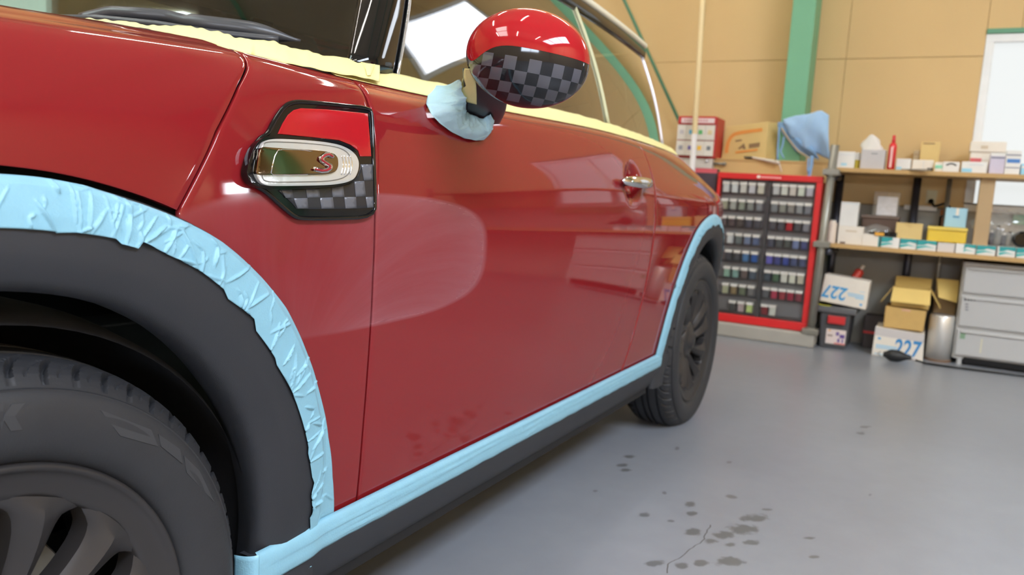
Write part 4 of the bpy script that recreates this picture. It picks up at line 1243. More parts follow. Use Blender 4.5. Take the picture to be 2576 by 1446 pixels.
MB().box((XC + .05, cy0 + fwid * .5, cz0 + .02), (XC + .075, cy1 - .02, cz1 - .036)).build('back_panel', CBK, cab)
midy = atX(1931, 500, XC).y
MB().box((XC + .02, midy - .010, cz0 + .05), (XC + .06, midy + .010, cz1 - .036)).build('divider', mat('divider_grey', (104, 102, 104), .3), cab, bevel=.002)
MB().box((XC - .0015, atX(1913, 440, XC).y, cz1 - .026), (XC, atX(1905, 440, XC).y, cz1 - .010)).build('title_mark', WHITE, cab)
for k in range(10):
    y = atX(1917 + k * 5.2, 441, XC).y; MB().box((XC - .0015, y - .0045, cz1 - .024), (XC, y + .0045, cz1 - .014)).build('title_mark', mat('pale_pink_print', (236, 170, 168), .5), cab)
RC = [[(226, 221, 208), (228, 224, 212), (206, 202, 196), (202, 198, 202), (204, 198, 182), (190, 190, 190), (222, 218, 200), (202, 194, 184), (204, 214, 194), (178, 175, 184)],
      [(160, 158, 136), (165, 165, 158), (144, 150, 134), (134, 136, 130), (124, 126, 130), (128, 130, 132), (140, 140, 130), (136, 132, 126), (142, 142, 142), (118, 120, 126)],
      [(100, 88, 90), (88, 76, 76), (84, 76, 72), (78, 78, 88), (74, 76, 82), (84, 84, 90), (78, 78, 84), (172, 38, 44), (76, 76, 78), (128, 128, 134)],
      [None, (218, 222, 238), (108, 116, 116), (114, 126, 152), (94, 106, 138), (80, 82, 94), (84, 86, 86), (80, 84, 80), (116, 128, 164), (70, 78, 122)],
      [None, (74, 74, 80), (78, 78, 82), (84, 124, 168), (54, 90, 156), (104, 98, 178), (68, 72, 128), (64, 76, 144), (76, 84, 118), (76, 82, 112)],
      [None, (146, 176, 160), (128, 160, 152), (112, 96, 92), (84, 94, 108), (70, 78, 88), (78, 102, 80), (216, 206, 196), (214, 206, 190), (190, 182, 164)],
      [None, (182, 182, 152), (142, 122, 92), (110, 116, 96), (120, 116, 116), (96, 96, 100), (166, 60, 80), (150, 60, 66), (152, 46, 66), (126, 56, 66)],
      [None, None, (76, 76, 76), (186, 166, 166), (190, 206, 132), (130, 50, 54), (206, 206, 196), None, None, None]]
ords = ['first', 'second', 'third', 'fourth', 'fifth', 'sixth', 'seventh', 'eighth', 'ninth', 'tenth']
rown = ['top', 'second', 'third', 'fourth', 'fifth', 'sixth', 'seventh', 'bottom']
def cname(c):
    r, g, b_ = c; mx, mn = max(c), min(c)
    lv = 'pale' if mx > 175 else 'mid' if mx > 110 else 'dark'
    if mx - mn < 24: return {'pale': 'off-white', 'mid': 'grey', 'dark': 'charcoal'}[lv]
    if b_ == mx: return lv + ' blue' if b_ - g > 18 or lv != 'mid' else 'slate blue'
    if g == mx: return lv + ' green'
    return lv + (' red' if r - g > 50 else ' beige')
capmesh = None; prot = None
rowh = (cz1 - .036 - (cz0 + .05)) / 8
for r_ in range(8):
    zrow = cz1 - .036 - rowh * (r_ + 1) + .020
    MB().box((XC + .026, cy0 + fwid, zrow - .004), (XC + .05, cy1 - .02, zrow)).build('shelf_strip', mat('clear_grey_plastic', (112, 110, 112), .3), cab)
    n_in = 0
    for c_ in range(10):
        rgb = RC[r_][c_]
        if rgb is None: continue
        n_in += 1
        y = lerp(cy1 - .055, midy + .047, c_ / 4) if c_ < 5 else lerp(midy - .043, cy0 + fwid + .034, (c_ - 5) / 4)
        lab = '%s paint bottle, %s from left in the %s row of the red cabinet' % (cname(rgb), ords[c_], rown[r_])
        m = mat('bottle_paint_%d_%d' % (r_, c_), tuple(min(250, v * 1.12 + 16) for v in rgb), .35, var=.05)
        e = empty('paint_bottle', (XC + .028, y, zrow), lab, 'paint bottle', 'touch-up bottles in the red cabinet')
        bm_ = MB(); bm_.box((-.020, -.0180, 0), (.016, .0180, .049))
        if capmesh is None:
            b2 = MB(); b2.box((-.024, -.0225, .047), (.018, .0225, .067))
            co = b2.build('cap', mat('bottle_cap_white', (226, 222, 216), .5), e, bevel=.003); capmesh = co.data
            bo = bm_.build('bottle', m, e, bevel=.004); prot = bo
            co.matrix_parent_inverse = Matrix(); bo.matrix_parent_inverse = Matrix()
        else:
            co2 = co.copy(); COL.objects.link(co2); co2.parent = e; co2.matrix_parent_inverse = Matrix()
            bo = prot.copy(); bo.data = prot.data.copy(); bo.data.materials.clear(); bo.data.materials.append(m)
            COL.objects.link(bo); bo.parent = e; bo.matrix_parent_inverse = Matrix()
cg = MB().box((XC + .004, cy0 + fwid, cz0 + .05), (XC + .007, cy1 - .02, cz1 - .036)).build('glass_door', glassmat('clear_glass', (252, 253, 253), .6, 1.35), cab)

# ------------------------------------------------------------------ top shelf
z = ZS1
def carton(name, label, x, l, t, r, b_, d, m, z0, group=None, cat='box'):
    return boxpx(name, label, cat, x, l, t, r, b_, d, m, z0, group)
W1, W2, W3 = mat('white_box', (222, 220, 216), .6), mat('warm_white_box', (224, 216, 204), .6), mat('grey_white_box', (190, 186, 186), .6)
FAINT = mat('faint_print', (196, 204, 210), .6)
e = carton('small_box', 'small white box on the upper shelf next to the rack post', 4.66, 2103, 381, 2150, 419, .11, W1, z); quad('print_mark', 4.66, .3, .15, .6, .3, e, mat('light_blue_print', (160, 206, 224), .6)); quad('flap_line', 4.66, .02, .80, .98, .82, e, FAINT)
e = empty('spray_bottle', tuple(atX(2157, 418, 4.70)), 'little white bottle with a yellow foot behind the tissue box', 'bottle')
q = atX(2157, 400, 4.70)
MB().lathe([(0, 0), (.016, 0), (.016, .05), (.0, .052)], (q.x, q.y, z), 'z', 14).build('base', mat('yellow_green_plastic', (190, 170, 50), .4), e, smooth=False)
MB().lathe([(.013, .0), (.017, .002), (.017, .04), (0, .045)], (q.x, q.y, z + .05), 'z', 14).build('top', W1, e, smooth=False)
e = carton('tissue_box', 'grey tissue box with a tissue pulled up, on the upper shelf', 4.65, 2165, 376, 2226, 424, .13, W3, z); quad('print_mark', 4.65, .42, .76, .68, .82, e, mat('grey_print', (140, 138, 142), .6))
y0, y1, z0, z1 = ext(e); b = MB(); rows = []
for i in range(9):
    t = i / 8; w_ = (1 - t ** 2.5) * .050 + .006
    rows.append([(4.70 + .030 * math.cos(a) * (1 - .5 * t), lerp((y0 + y1) / 2 + .015, (y0 + y1) / 2 + .022, t) + w_ * math.sin(a) * (1 + .15 * math.sin(3 * a + i)), z1 + t * .088) for a in [math.tau * k / 18 for k in range(18)]])
b.grid(rows, True).build('tissue', mat('tissue_white', (214, 210, 204), .9), e, smooth=True)
q = atX(2240, 424, 4.66)
e = empty('spray_can', (q.x, q.y, z), 'tall red and white tube standing on the upper shelf', 'tube')
MB().lathe([(0, 0), (.021, 0), (.021, .13), (.017, .145), (.010, .152), (0, .152)], (q.x, q.y, z), 'z', 18).build('body', mat('glossy_red_tube', (206, 44, 48), .25), e, smooth=True)
MB().lathe([(.008, 0), (.011, .003), (.008, .042), (0, .046)], (q.x, q.y, z + .15), 'z', 14).build('cap', REDP, e, smooth=True)
MB().box((q.x - .0225, q.y - .004, z + .012), (q.x - .015, q.y + .008, z + .128)).build('label', mat('pale_pink_label', (236, 190, 186), .5), e, bevel=.001)
e = carton('small_box', 'low white box on the upper shelf just right of the red tube', 4.67, 2254, 399, 2291, 428, .10, W1, z); quad('print_mark', 4.67, .05, .05, .4, .3, e, mat('light_blue_print', (160, 206, 224), .6)); 
e = carton('small_box', 'white box behind the grey ruler on the upper shelf', 4.70, 2294, 402, 2348, 432, .10, W2, z); quad('flap_line', 4.70, .52, .1, .54, .9, e, FAINT)
e = carton('cardboard_box', 'tan square carton standing at the back of the upper shelf', 4.86, 2315, 357, 2364, 412, .10, mat('straw_cardboard', (198, 176, 124), .7), z); quad('flap_line', 4.86, .1, .93, .7, .97, e, INKP)
e = carton('small_box', 'narrow greyish tube box beside the tan square carton', 4.87, 2297, 378, 2311, 412, .06, mat('dim_tan', (170, 150, 118), .7), z); quad('flap_line', 4.87, .1, .8, .9, .84, e, INKP)
a, c = atX(2272, 424, 4.655), atX(2336, 440, 4.575)
e = empty('steel_rule', tuple(a), 'grey flat metal bar sticking out over the upper shelf edge', 'bar')
dd = (c - a); dd.z = 0; nn = dd.cross(Vector((0, 0, 1))).normalized() * .020
pts4 = [a - nn, a + nn, c + nn, c - nn]
for p in pts4: p.z = z + .006
MB().prism([Vector((p.x, p.y, z + .007)) for p in pts4], [Vector((p.x, p.y, z + .001)) for p in pts4]).build('bar', mat('dull_grey_metal', (150, 146, 138), .5, .3), e, bevel=.001)
MB().tube([Vector((4.66, atX(2332, 428, 4.66).y, z + .010)), Vector((4.66, atX(2346, 430, 4.66).y, z + .010))], .009, 8).build('grip', BLACK, e, smooth=True)
e = carton('small_box', 'tiny white and mint box at the middle of the upper shelf', 4.665, 2351, 408, 2371, 437, .07, W2, z); quad('print_mark', 4.665, .05, .35, .95, .7, e, mat('mint_print', (140, 206, 176), .6))
e = carton('tissue_box', 'white dispenser box with a dark oval opening on the upper shelf', 4.66, 2371, 407, 2413, 441, .11, W1, z)
y0, y1, z0, z1 = ext(e); MB().tube([(4.659, lerp(y1, y0, .2 + .6 * i / 8), lerp(z0, z1, .66 + .17 * math.sin(math.pi * i / 8))) for i in range(9)], .004, 6).build('opening', BLACK, e, smooth=True)
e = carton('small_box', 'wide white box with a pale blue corner on the upper shelf', 4.645, 2418, 407, 2483, 444, .13, W1, z); quad('print_mark', 4.645, .02, .05, .42, .38, e, mat('sky_print', (150, 204, 228), .6)); quad('print_mark', 4.645, .3, .7, .85, .76, e, FAINT)
e1 = carton('small_box', 'cream box with a red label in front of the lit window', 4.80, 2440, 382, 2494, 416, .14, W2, z); quad('red_label', 4.80, .02, .35, .55, .72, e1, mat('label_red', (206, 96, 100), .5))
e = carton('small_box', 'long cream box lying on top of the red labelled box', 4.79, 2441, 356, 2532, 381, .14, W2, ext(e1)[3]); quad('print_mark', 4.79, .3, .3, .5, .6, e, mat('beige_print', (200, 184, 160), .6))
e1 = carton('small_box', 'tall lilac and white box on the upper shelf', 4.65, 2489, 384, 2527, 449, .09, mat('lilac_card', (196, 188, 206), .5), z); quad('top_band', 4.65, 0, .84, 1, 1, e1, W1); quad('print_mark', 4.65, .05, .73, .98, .80, e1, mat('grey_blue_print', (120, 122, 140), .5))
e = carton('small_box', 'tall white box with a blue band at the end of the upper shelf', 4.645, 2528, 378, 2567, 451, .09, W1, z); quad('print_mark', 4.645, .1, .48, .95, .64, e, mat('strong_blue', (70, 124, 190), .5)); quad('print_mark', 4.645, .02, .78, .98, .83, e, mat('grey_blue_print', (120, 122, 140), .5)); quad('print_mark', 4.645, .02, .26, .98, .30, e, mat('grey_blue_print', (120, 122, 140), .5))
e = carton('small_box', 'light blue box cut off by the picture edge on the upper shelf', 4.64, 2568, 412, 2612, 456, .09, mat('sky_card', (150, 206, 232), .5), z); quad('top_band', 4.64, 0, .6, 1, .8, e, W1)

# ------------------------------------------------------------------ lower shelf
z = ZS2
q = atX(2090, 606, 4.66)
e = empty('plastic_bottle', (q.x, q.y, z), 'slim cream bottle at the post end of the lower shelf', 'bottle')
MB().lathe([(0, 0), (.024, 0), (.026, .004), (.026, .115), (.022, .122), (0, .122)], (q.x, q.y, z), 'z', 18).build('body', mat('cream_plastic', (222, 206, 192), .4), e, smooth=False)
MB().lathe([(.018, 0), (.018, .014), (0, .016)], (q.x, q.y, z + .120), 'z', 16).build('cap', W2, e)
e1 = carton('small_box', 'squat white box carrying a tall white box, lower shelf', 4.65, 2107, 569, 2170, 618, .13, W2, z); quad('print_mark', 4.65, .3, .70, .75, .78, e1, mat('beige_print', (200, 184, 160), .6)); quad('cut_out', 4.65, .12, .03, .34, .13, e1, mat('cut_out_shade', (120, 100, 92), .8))
e = carton('small_box', 'tall white box standing on the squat white box', 4.66, 2113, 508, 2158, 571, .09, W1, ext(e1)[3]); quad('flap_line', 4.66, .02, .93, .98, .95, e, FAINT)
e = carton('small_box', 'small white box left of the teal boxes on the lower shelf', 4.645, 2168, 589, 2213, 622, .09, W2, z); quad('edge_band', 4.645, .93, 0, 1, 1, e, TEALP)
# stand with clear holder
e1 = boxpx('wooden_stand', 'dark brown wooden step stand at the back of the lower shelf', 'stand', 4.80, 2166, 546, 2258, 612, .18, mat('brown_wood', (92, 70, 58), .6), z0=z)
y0, y1, z0, z1 = ext(e1); MB().box((4.79, y0 - .005, z1 - .006), (4.985, y1 + .005, z1 + .008)).build('top_board', mat('grey_brown_wood', (120, 102, 92), .6), e1, bevel=.002)
zt = z1 + .008
y0, y1, _, z1 = yz(4.83, 2196, 482, 2262, 545)
e = empty('paper_holder', (4.88, (y0 + y1) / 2, zt), 'clear plastic box holding white paper sheets on the brown stand', 'holder')
def bagmat():
    m, b, t = newmat('thin_clear_film'); t.n.remove(b); out = t.n['Material Output']
    tc = t.add('ShaderNodeTexCoord'); nz = t.add('ShaderNodeTexNoise', i_Scale=40, i_Detail=3); t.link(tc.outputs['Object'], nz.inputs['Vector'])
    tr = t.add('ShaderNodeBsdfTransparent', i_0=(.97, .97, .97, 1)); df = t.add('ShaderNodeBsdfDiffuse', i_0=lin((226, 226, 224))); gl = t.add('ShaderNodeBsdfGlossy', i_Roughness=.08)
    m1 = t.add('ShaderNodeMixShader'); t.link(t.math('MULTIPLY', nz.outputs['Fac'], .30), m1.inputs[0]); t.link(tr.outputs[0], m1.inputs[1]); t.link(df.outputs[0], m1.inputs[2])
    m2 = t.add('ShaderNodeMixShader', i_0=.07); t.link(m1.outputs[0], m2.inputs[1]); t.link(gl.outputs[0], m2.inputs[2]); t.link(m2.outputs[0], out.inputs[0])
    return m
CLR = bagmat() if True else glassmat('clear_plastic', (226, 222, 222), .9, 1.45, .05)
MB().box((4.83, y0, zt), (4.96, y1, z1)).build('case', CLR, e, bevel=.006)
e = empty('paper_pad', (4.86, (y0 + y1) / 2, zt), 'pad of white paper inside the clear plastic holder', 'paper'); 
MB().box((4.85, y0 + .01, zt + .004), (4.90, y1 - .022, lerp(zt, z1, .80))).build('sheets', mat('paper_white', (232, 230, 234), .7), e, bevel=.001)
# black tool with orange badge
a, c = atX(2186, 588, 4.67), atX(2256, 588, 4.67)
y0, y1, z0, z1 = yz(4.68, 2186, 577, 2257, 597)
# teal boxes along the shelf edge
def teal(l, t, r, b_, lab, stile=None):
    e = carton('teal_box', lab, 4.635, l, t, r, b_, .085, W1, z, 'teal and white cartons on the lower shelf')
    v0 = .0
    poly('teal_field', 4.635, [(stile or 0, .50), (stile or 0, 1), (1, 1), (1, .62), (.55, .72), (.35, .55)], e, TEALP)
    poly('teal_swoosh', 4.635, [(stile or 0, .12), (stile or 0, .40), (.45, .50), (.95, .30), (.5, .36)], e, mat('bright_teal', (64, 170, 168), .5))
    return e
TT = []
TT.append(teal(2216, 597, 2262, 629, 'teal and white carton with a white right stripe on the lower shelf'))
quad('white_stripe', 4.634, .62, 0, 1, 1, TT[0], W1)
TT.append(teal(2264, 601, 2305, 633, 'teal and white carton below the tan paper bin'))
TT.append(teal(2306, 605, 2355, 638, 'teal and white carton left of the plain off-white box'))
e = carton('small_box', 'plain off-white box between teal cartons under the yellow case', 4.64, 2357, 611, 2401, 643, .09, mat('off_white_grey', (208, 200, 194), .6), z); quad('flap_line', 4.64, .02, .88, .98, .90, e, FAINT); TT.append(e)
TT.append(teal(2403, 614, 2454, 648, 'teal carton with a wide cream left side under the yellow case', .42))
TT.append(teal(2456, 618, 2504, 651, 'teal carton under the clear plastic bag'))
TT.append(teal(2508, 621, 2554, 655, 'green-teal carton with a cream left edge near the picture edge', .1))
TT.append(teal(2556, 625, 2604, 659, 'teal carton cut off by the right picture edge'))
tops = [ext(t_)[3] for t_ in TT]
# tool lies on the first teal box
zt0 = tops[0]; zt1 = ext(D.objects['small_box.011'])[3] if 'small_box.011' in D.objects else zt0
y0, y1, _, _ = yz(4.66, 2186, 577, 2257, 597)
e = empty('sanding_block', (4.70, (y0 + y1) / 2, zt0), 'black hand tool with an orange badge lying on the first teal carton', 'tool')
zt0 += .001
MB().tube(resample([Vector((4.66, y1, zt0 + .010)), Vector((4.655, lerp(y1, y0, .35), zt0 + .014)), Vector((4.65, lerp(y1, y0, .7), zt0 + .018)), Vector((4.65, y0, zt0 + .014))], 20), [lerp(.008, .014, min(1, i / 12)) for i in range(20)], 12).build('body', BLACK, e, smooth=True)
MB().box((4.634, lerp(y1, y0, .55), zt0 + .004), (4.640, lerp(y1, y0, .22), zt0 + .022)).build('badge', mat('orange_badge', (222, 160, 52), .4), e, bevel=.001)
# clear bag lump behind it
b = MB(); q = atX(2205, 562, 4.74); rows = []
e = empty('plastic_bag', (4.745, q.y, z), 'crumpled clear plastic bag lying before the brown stand', 'bag')
def crumple(c, a, seed, amp=.25):
    rows = []
    for i in range(15):
        p_ = math.pi * i / 14; row = []
        for j in range(26):
            f_ = math.tau * j / 26; v = Vector((math.sin(p_) * math.cos(f_), math.sin(p_) * math.sin(f_), math.cos(p_)))
            k = 1 + amp * noise.noise(v * 2.2 + Vector((seed, 0, 0))) + amp * .5 * noise.noise(v * 6 + Vector((seed, 3, 0)))
            row.append((c[0] + v.x * a[0] * k, c[1] + v.y * a[1] * k, max(c[2] - a[2] * .98, c[2] + v.z * a[2] * k)))
        rows.append(row)
    return MB().grid(rows, True)
crumple((4.745, q.y - .01, z + .062), (.035, .085, .062), 3).build('film', CLR, e, smooth=True)
# tan paper bin standing on the teal cartons
zb_ = max(tops[1], tops[2]) + .0005
y0, y1, _, z1 = yz(4.65, 2253, 561, 2320, 603)
e = empty('cardboard_bin', (4.69, (y0 + y1) / 2, zb_), 'tan open-front cardboard bin on top of the teal cartons', 'box')
KR = mat('straw_cardboard', (206, 178, 116), .7)
ym = (y0 + y1) / 2
fr_ = [(4.65, y1, zb_), (4.65, y0, zb_), (4.65, y0, z1), (4.65, lerp(y1, y0, .72), z1 - .004), (4.65, ym, z1 - .028), (4.65, lerp(y1, y0, .30), z1 - .004), (4.65, y1, z1)]
MB().prism(fr_, [(x + .003, y, z_) for x, y, z_ in fr_]).build('front', KR, e)
for y in (y0, y1 - .003): MB().box((4.653, y, zb_), (4.72, y + .003, z1)).build('side', KR, e)
MB().box((4.72, y0, zb_), (4.723, y1, z1)).build('back', KR, e)
MB().box((4.653, y0, zb_), (4.72, y1, zb_ + .003)).build('bottom', KR, e)
# yellow case on the cartons
zy = max(tops[3], tops[4]) + .0005
y0, y1, _, z1 = yz(4.66, 2332, 571, 2432, 612); zy1 = z1
YEL = mat('yellow_plastic', (218, 184, 52), .4, var=.04)
e = empty('yellow_case', (4.75, (y0 + y1) / 2, zy), 'long yellow plastic case lying on the lower shelf cartons', 'case'); e['ext'] = (y0, y1, zy, z1)
MB().prism([(4.66, y1, zy), (4.66, y0, zy), (4.66, y0, z1 - .02), (4.66, y1, z1 - .02)], [(4.84, y1, zy), (4.84, y0 - .0, zy), (4.84, y0, z1 - .02), (4.84, y1, z1 - .02)]).build('body', YEL, e, bevel=.006)
MB().box((4.655, y0 - .002, z1 - .019), (4.845, y1 + .002, z1)).build('lid', mat('pale_yellow_plastic', (222, 194, 86), .4), e, bevel=.004)
# blue box behind, standing on the case
e = boxpx('blue_box', 'light blue carton with a clipped label on the yellow case', 'box', 4.72, 2377, 523, 2432, 572, .13, mat('light_blue_card', (160, 200, 216), .6), z0=zy1)
quad('label_clip', 4.72, .48, .62, .62, 1.0, e, W2); quad('print_mark', 4.72, .36, .50, .66, .60, e, mat('steel_blue_print', (92, 146, 180), .6))
y0, y1, z0, z1 = ext(e); MB().box((4.74, y0 - .0015, z0 + .01), (4.84, y0, z1 - .01)).build('side_print', mat('dusty_blue', (120, 146, 176), .6), e)
# clear bag with small dark bottles at the right
zg = max(tops[5], tops[6]) + .001
q = atX(2520, 575, 4.73)
e = empty('plastic_bag', (4.73, q.y, zg), 'big clear plastic bag of bottles on the right end of the lower shelf', 'bag')
crumple((4.735, q.y, zg + .095), (.075, .145, .095), 8, .18).build('film', CLR, e, smooth=True)
for k, (px, py, rr_, hh_, cc_) in enumerate([(2478, 600, .014, .05, (120, 118, 112)), (2493, 600, .012, .06, (60, 62, 76)), (2508, 602, .016, .09, (128, 126, 122)), (2524, 604, .013, .05, (58, 60, 74)), (2538, 606, .014, .06, (150, 146, 138))]):
    q2 = atX(px, py, 4.72)
    eb = empty('small_bottle', (q2.x, q2.y, zg + .004), '%s little bottle inside the clear bag, %s from the left' % ('dark' if cc_[0] < 100 else 'grey', ords[k]), 'bottle', 'little bottles in the clear bag')
    MB().lathe([(0, 0), (rr_, 0), (rr_, hh_), (rr_ * .6, hh_ + .006), (0, hh_ + .006)], (q2.x, q2.y, zg + .004), 'z', 14).build('body', mat('bag_bottle_%d' % k, cc_, .4), eb)
    MB().lathe([(rr_ * .6, 0), (rr_ * .6, .012), (0, .013)], (q2.x, q2.y, zg + .004 + hh_ + .006), 'z', 12).build('cap', W2 if k % 2 else BLACK, eb)
q = atX(2570, 598, 4.70); zk = tops[7] + .001
e = empty('air_tool', (4.70, q.y, zk), 'round black tool on the end of the lower shelf beside the bag', 'tool')
MB().lathe([(0, -.03), (.035, -.03), (.044, -.02), (.044, .02), (.035, .03), (0, .03)], (4.70, q.y, zk + .045), 'x', 24).build('head', BLACK, e, smooth=False, bevel=.003)
MB().tube([Vector((4.70, q.y - .03, zk + .03)), Vector((4.70, q.y - .12, zk + .016))], .015, 12).build('handle', mat('dark_green_grip', (30, 48, 42), .5), e, smooth=True)

# socket, trunking and plug on the wall
y0, y1, z0, z1 = yz(XW - .02, 2330, 478, 2357, 512)
e = empty('wall_socket', (XW - .015, (y0 + y1) / 2, z0), 'beige wall socket plate seen between the rack shelves', 'socket')
MB().box((XW - .024, y0, z0), (XW - .012, y1, z1)).build('plate', mat('beige_plate', (196, 186, 150), .5), e, bevel=.002)
q = atX(2342, 506, XW - .03)
MB().tube([q, q + Vector((-.03, 0, 0))], .015, 12).build('plug', BLACK, e, smooth=True)
y0, y1, z0, z1 = yz(XW - .03, 2274, 517, 2357, 529)
e = empty('cable_trunking', (XW - .02, (y0 + y1) / 2, z0), 'white cable trunking along the wall below the socket', 'trunking')
MB().box((XW - .04, y0, z0), (XW - .018, y1, z1)).build('cover', W1, e, bevel=.003)
pts = [q + Vector((-.03, 0, 0)), q + Vector((-.045, -.02, -.03)), atX(2362, 516, XW - .06), atX(2375, 512, XW - .06), atX(2390, 520, XW - .06), atX(2385, 540, XW - .06), atX(2366, 545, XW - .06), atX(2362, 580, XW - .06), Vector((XW - .06, atX(2362, 580, XW - .06).y, ZS2))]
e = empty('power_cable', tuple(pts[-1]), 'black cable bundle hanging from the wall socket', 'cable')
MB().tube(resample(pts, 40), .007, 8).build('cord', BLACK, e, smooth=True)
MB().tube([atX(2371, 528, XW - .05), Vector((XW - .05, atX(2364, 600, XW - .05).y, ZS2))], .009, 8).build('orange_hose', mat('orange_hose', (178, 110, 60), .5), e, smooth=True)

# ------------------------------------------------------------------ below the rack
XT = 4.66
y0, y1, z0, z1 = yz(XT, 2058, 795, 2136, 874); z0 = 0
e = empty('tool_box', (XT + .17, (y0 + y1) / 2, 0), 'dark grey plastic tool box with a red latch on the floor', 'tool box'); e['ext'] = (y0, y1, 0, z1)
TB = mat('dark_grey_plastic', (74, 74, 78), .5)
LP = yz(XT - .01, 2042, 772, 2150, 790)
zlid = LP[3] - .0
MB().box((XT, y0 - .0, 0), (XT + .36, y1, LP[2] + .005), taper=.012).build('body', TB, e, bevel=.008)
MB().box((XT - .015, y0 - .03, LP[2] + .005), (XT + .375, y1 + .03, zlid)).build('lid', mat('grey_lid', (92, 92, 94), .5), e, bevel=.008)
ly = yz(XT - .01, 2082, 795, 2127, 815)
MB().box((XT - .022, ly[0], ly[2]), (XT - .002, ly[1], ly[3])).build('latch', REDP, e, bevel=.005)
sy = yz(XT, 2077, 829, 2127, 866)
lb_ = MB().box((XT + .004, sy[0], sy[2]), (XT + .0075, sy[1], sy[3])).build('sticker', mat('sticker_white', (222, 206, 200), .5), e)
e['ext'] = (sy[0], sy[1], sy[2], sy[3])
for u0, v0, u1, v1, c_ in [(.08, .50, .34, .62, (150, 128, 118)), (.50, .60, .66, .85, (120, 96, 150)), (.70, .45, .95, .70, (96, 70, 140)), (.45, .02, 1, .10, (214, 110, 110)), (.10, .85, .22, .97, (222, 170, 110)), (.60, .15, .72, .40, (110, 84, 150)), (.82, .15, .9, .4, (110, 84, 150))]:
    quad('sticker_print', XT + .004, u0, v0, u1, v1, e, mat('sticker_%d' % c_[0], c_, .5))
def front_prism(name, label, cat, x, pts, depth, m, zfloor=None, group=None):
    P = [atX(*p, x) for p in pts]
    if zfloor is not None: P[0].z = P[1].z = zfloor
    e = empty(name, tuple((P[0] + P[1]) / 2 + Vector((depth / 2, 0, 0))), label, cat, group)
    MB().prism(P, [p + Vector((depth, 0, 0)) for p in P]).build('body', m, e, bevel=.004)
    return e, P
# upside-down white carton on the tool box
PT = [(2060, 769), (2176, 793), (2188, 722), (2074, 702)]
e, P = front_prism('numbered_carton', 'white carton with blue 227 upside down on the grey tool box', 'box', XT + .02, PT, .15, W2)
dzz = zlid + .001 - min(p.z for p in P)
for o in [o for o in D.objects if o.parent == e]: 
    for v in o.data.vertices: v.co.z += dzz
def print_on(P, u, v, size, txt, m, e, x, flip=False, shear=.12, sx=1.0):
    bl, br, tr, tl = P
    c = bl.lerp(br, u).lerp(tl.lerp(tr, u), v); ex = (br - bl).normalized(); ez = Vector((-1, 0, 0)).cross(ex)
    if flip: ex, ez = -ex, -ez
    ex = ex * sx
    M = Matrix(((ex.x, ez.x, -1, x - .0006), (ex.y, ez.y, 0, c.y), (ex.z, ez.z, 0, c.z), (0, 0, 0, 1)))
    return letters('lettering', txt, size, M, m, e, shear=shear, offset=size * .022)
Pd = [p + Vector((0, 0, dzz)) for p in P]
print_on(Pd, .30, .42, .105, '227', BLUEP, e, XT + .02, flip=True, sx=.85)
bl, br, tr, tl = Pd
def mark_on(P, u0, v0, u1, v1, m, e, x):
    bl, br, tr, tl = P
    f_ = lambda u, v: Vector((x - .001, *((bl.lerp(br, u)).lerp(tl.lerp(tr, u), v))[1:]))
    Q = [f_(u0, v0), f_(u1, v0), f_(u1, v1), f_(u0, v1)]
    MB().prism(Q, [q + Vector((.0013, 0, 0)) for q in Q]).build('print_mark', m, e)
PB = mat('pale_blue_print', (164, 200, 222), .6)
mark_on(Pd, .56, .44, .92, .49, PB, e, XT + .02); mark_on(Pd, .58, .37, .92, .42, PB, e, XT + .02); mark_on(Pd, .74, .32, .92, .36, PB, e, XT + .02); mark_on(Pd, .86, .10, .91, .18, BLUEP, e, XT + .02); mark_on(Pd, .82, .58, .92, .60, PB, e, XT + .02)
q = atX(2066, 773, XT + .005)
b = MB()
e = empty('yellow_cloth', (XT + .02, q.y, zlid), 'scrap of bright yellow cloth under the upside-down carton', 'cloth')
b.grid([[(XT - .006 + .02 * j, lerp(q.y + .045, q.y - .05, i / 8), zlid + .0015 + .006 * math.sin(i * .8) ** 2 * (1 if i < 4 else .1)) for j in range(3)] for i in range(9)]).build('fold', mat('bright_yellow_cloth', (214, 208, 60), .8), e, smooth=True, solid=.001)
# red bottle behind, lying at a slant
a, c = atX(2143, 712, 4.86), atX(2166, 678, 4.86)
e = empty('red_bottle', tuple(a), 'red bottle with a white cap leaning behind the upside-down carton', 'bottle')
dn = (c - a).normalized(); base = a - dn * ((a.z - zlid - .022) / dn.z)
MB().tube([base, base + dn * .01, a, c - dn * .012, c], [.022, .026, .026, .026, .014], 16).build('body', mat('bottle_red', (196, 58, 48), .4), e, smooth=True)
MB().tube([c, c + dn * .03], .010, 12).build('cap', W2, e, smooth=True)
ty0 = LP[0] - .035
bs = empty('storage_bin', (4.92, ty0 - .09, 0), 'low dark crate on the floor between the tool box and the white carton', 'bin')
MB().box((4.86, ty0 - .15, 0), (5.0, ty0 - .01, .20)).build('body', mat('dark_crate', (70, 62, 62), .7), bs, bevel=.006)
MB().box((4.855, ty0 - .15, .09), (4.86, ty0 - .01, .105)).build('red_band', REDP, bs)
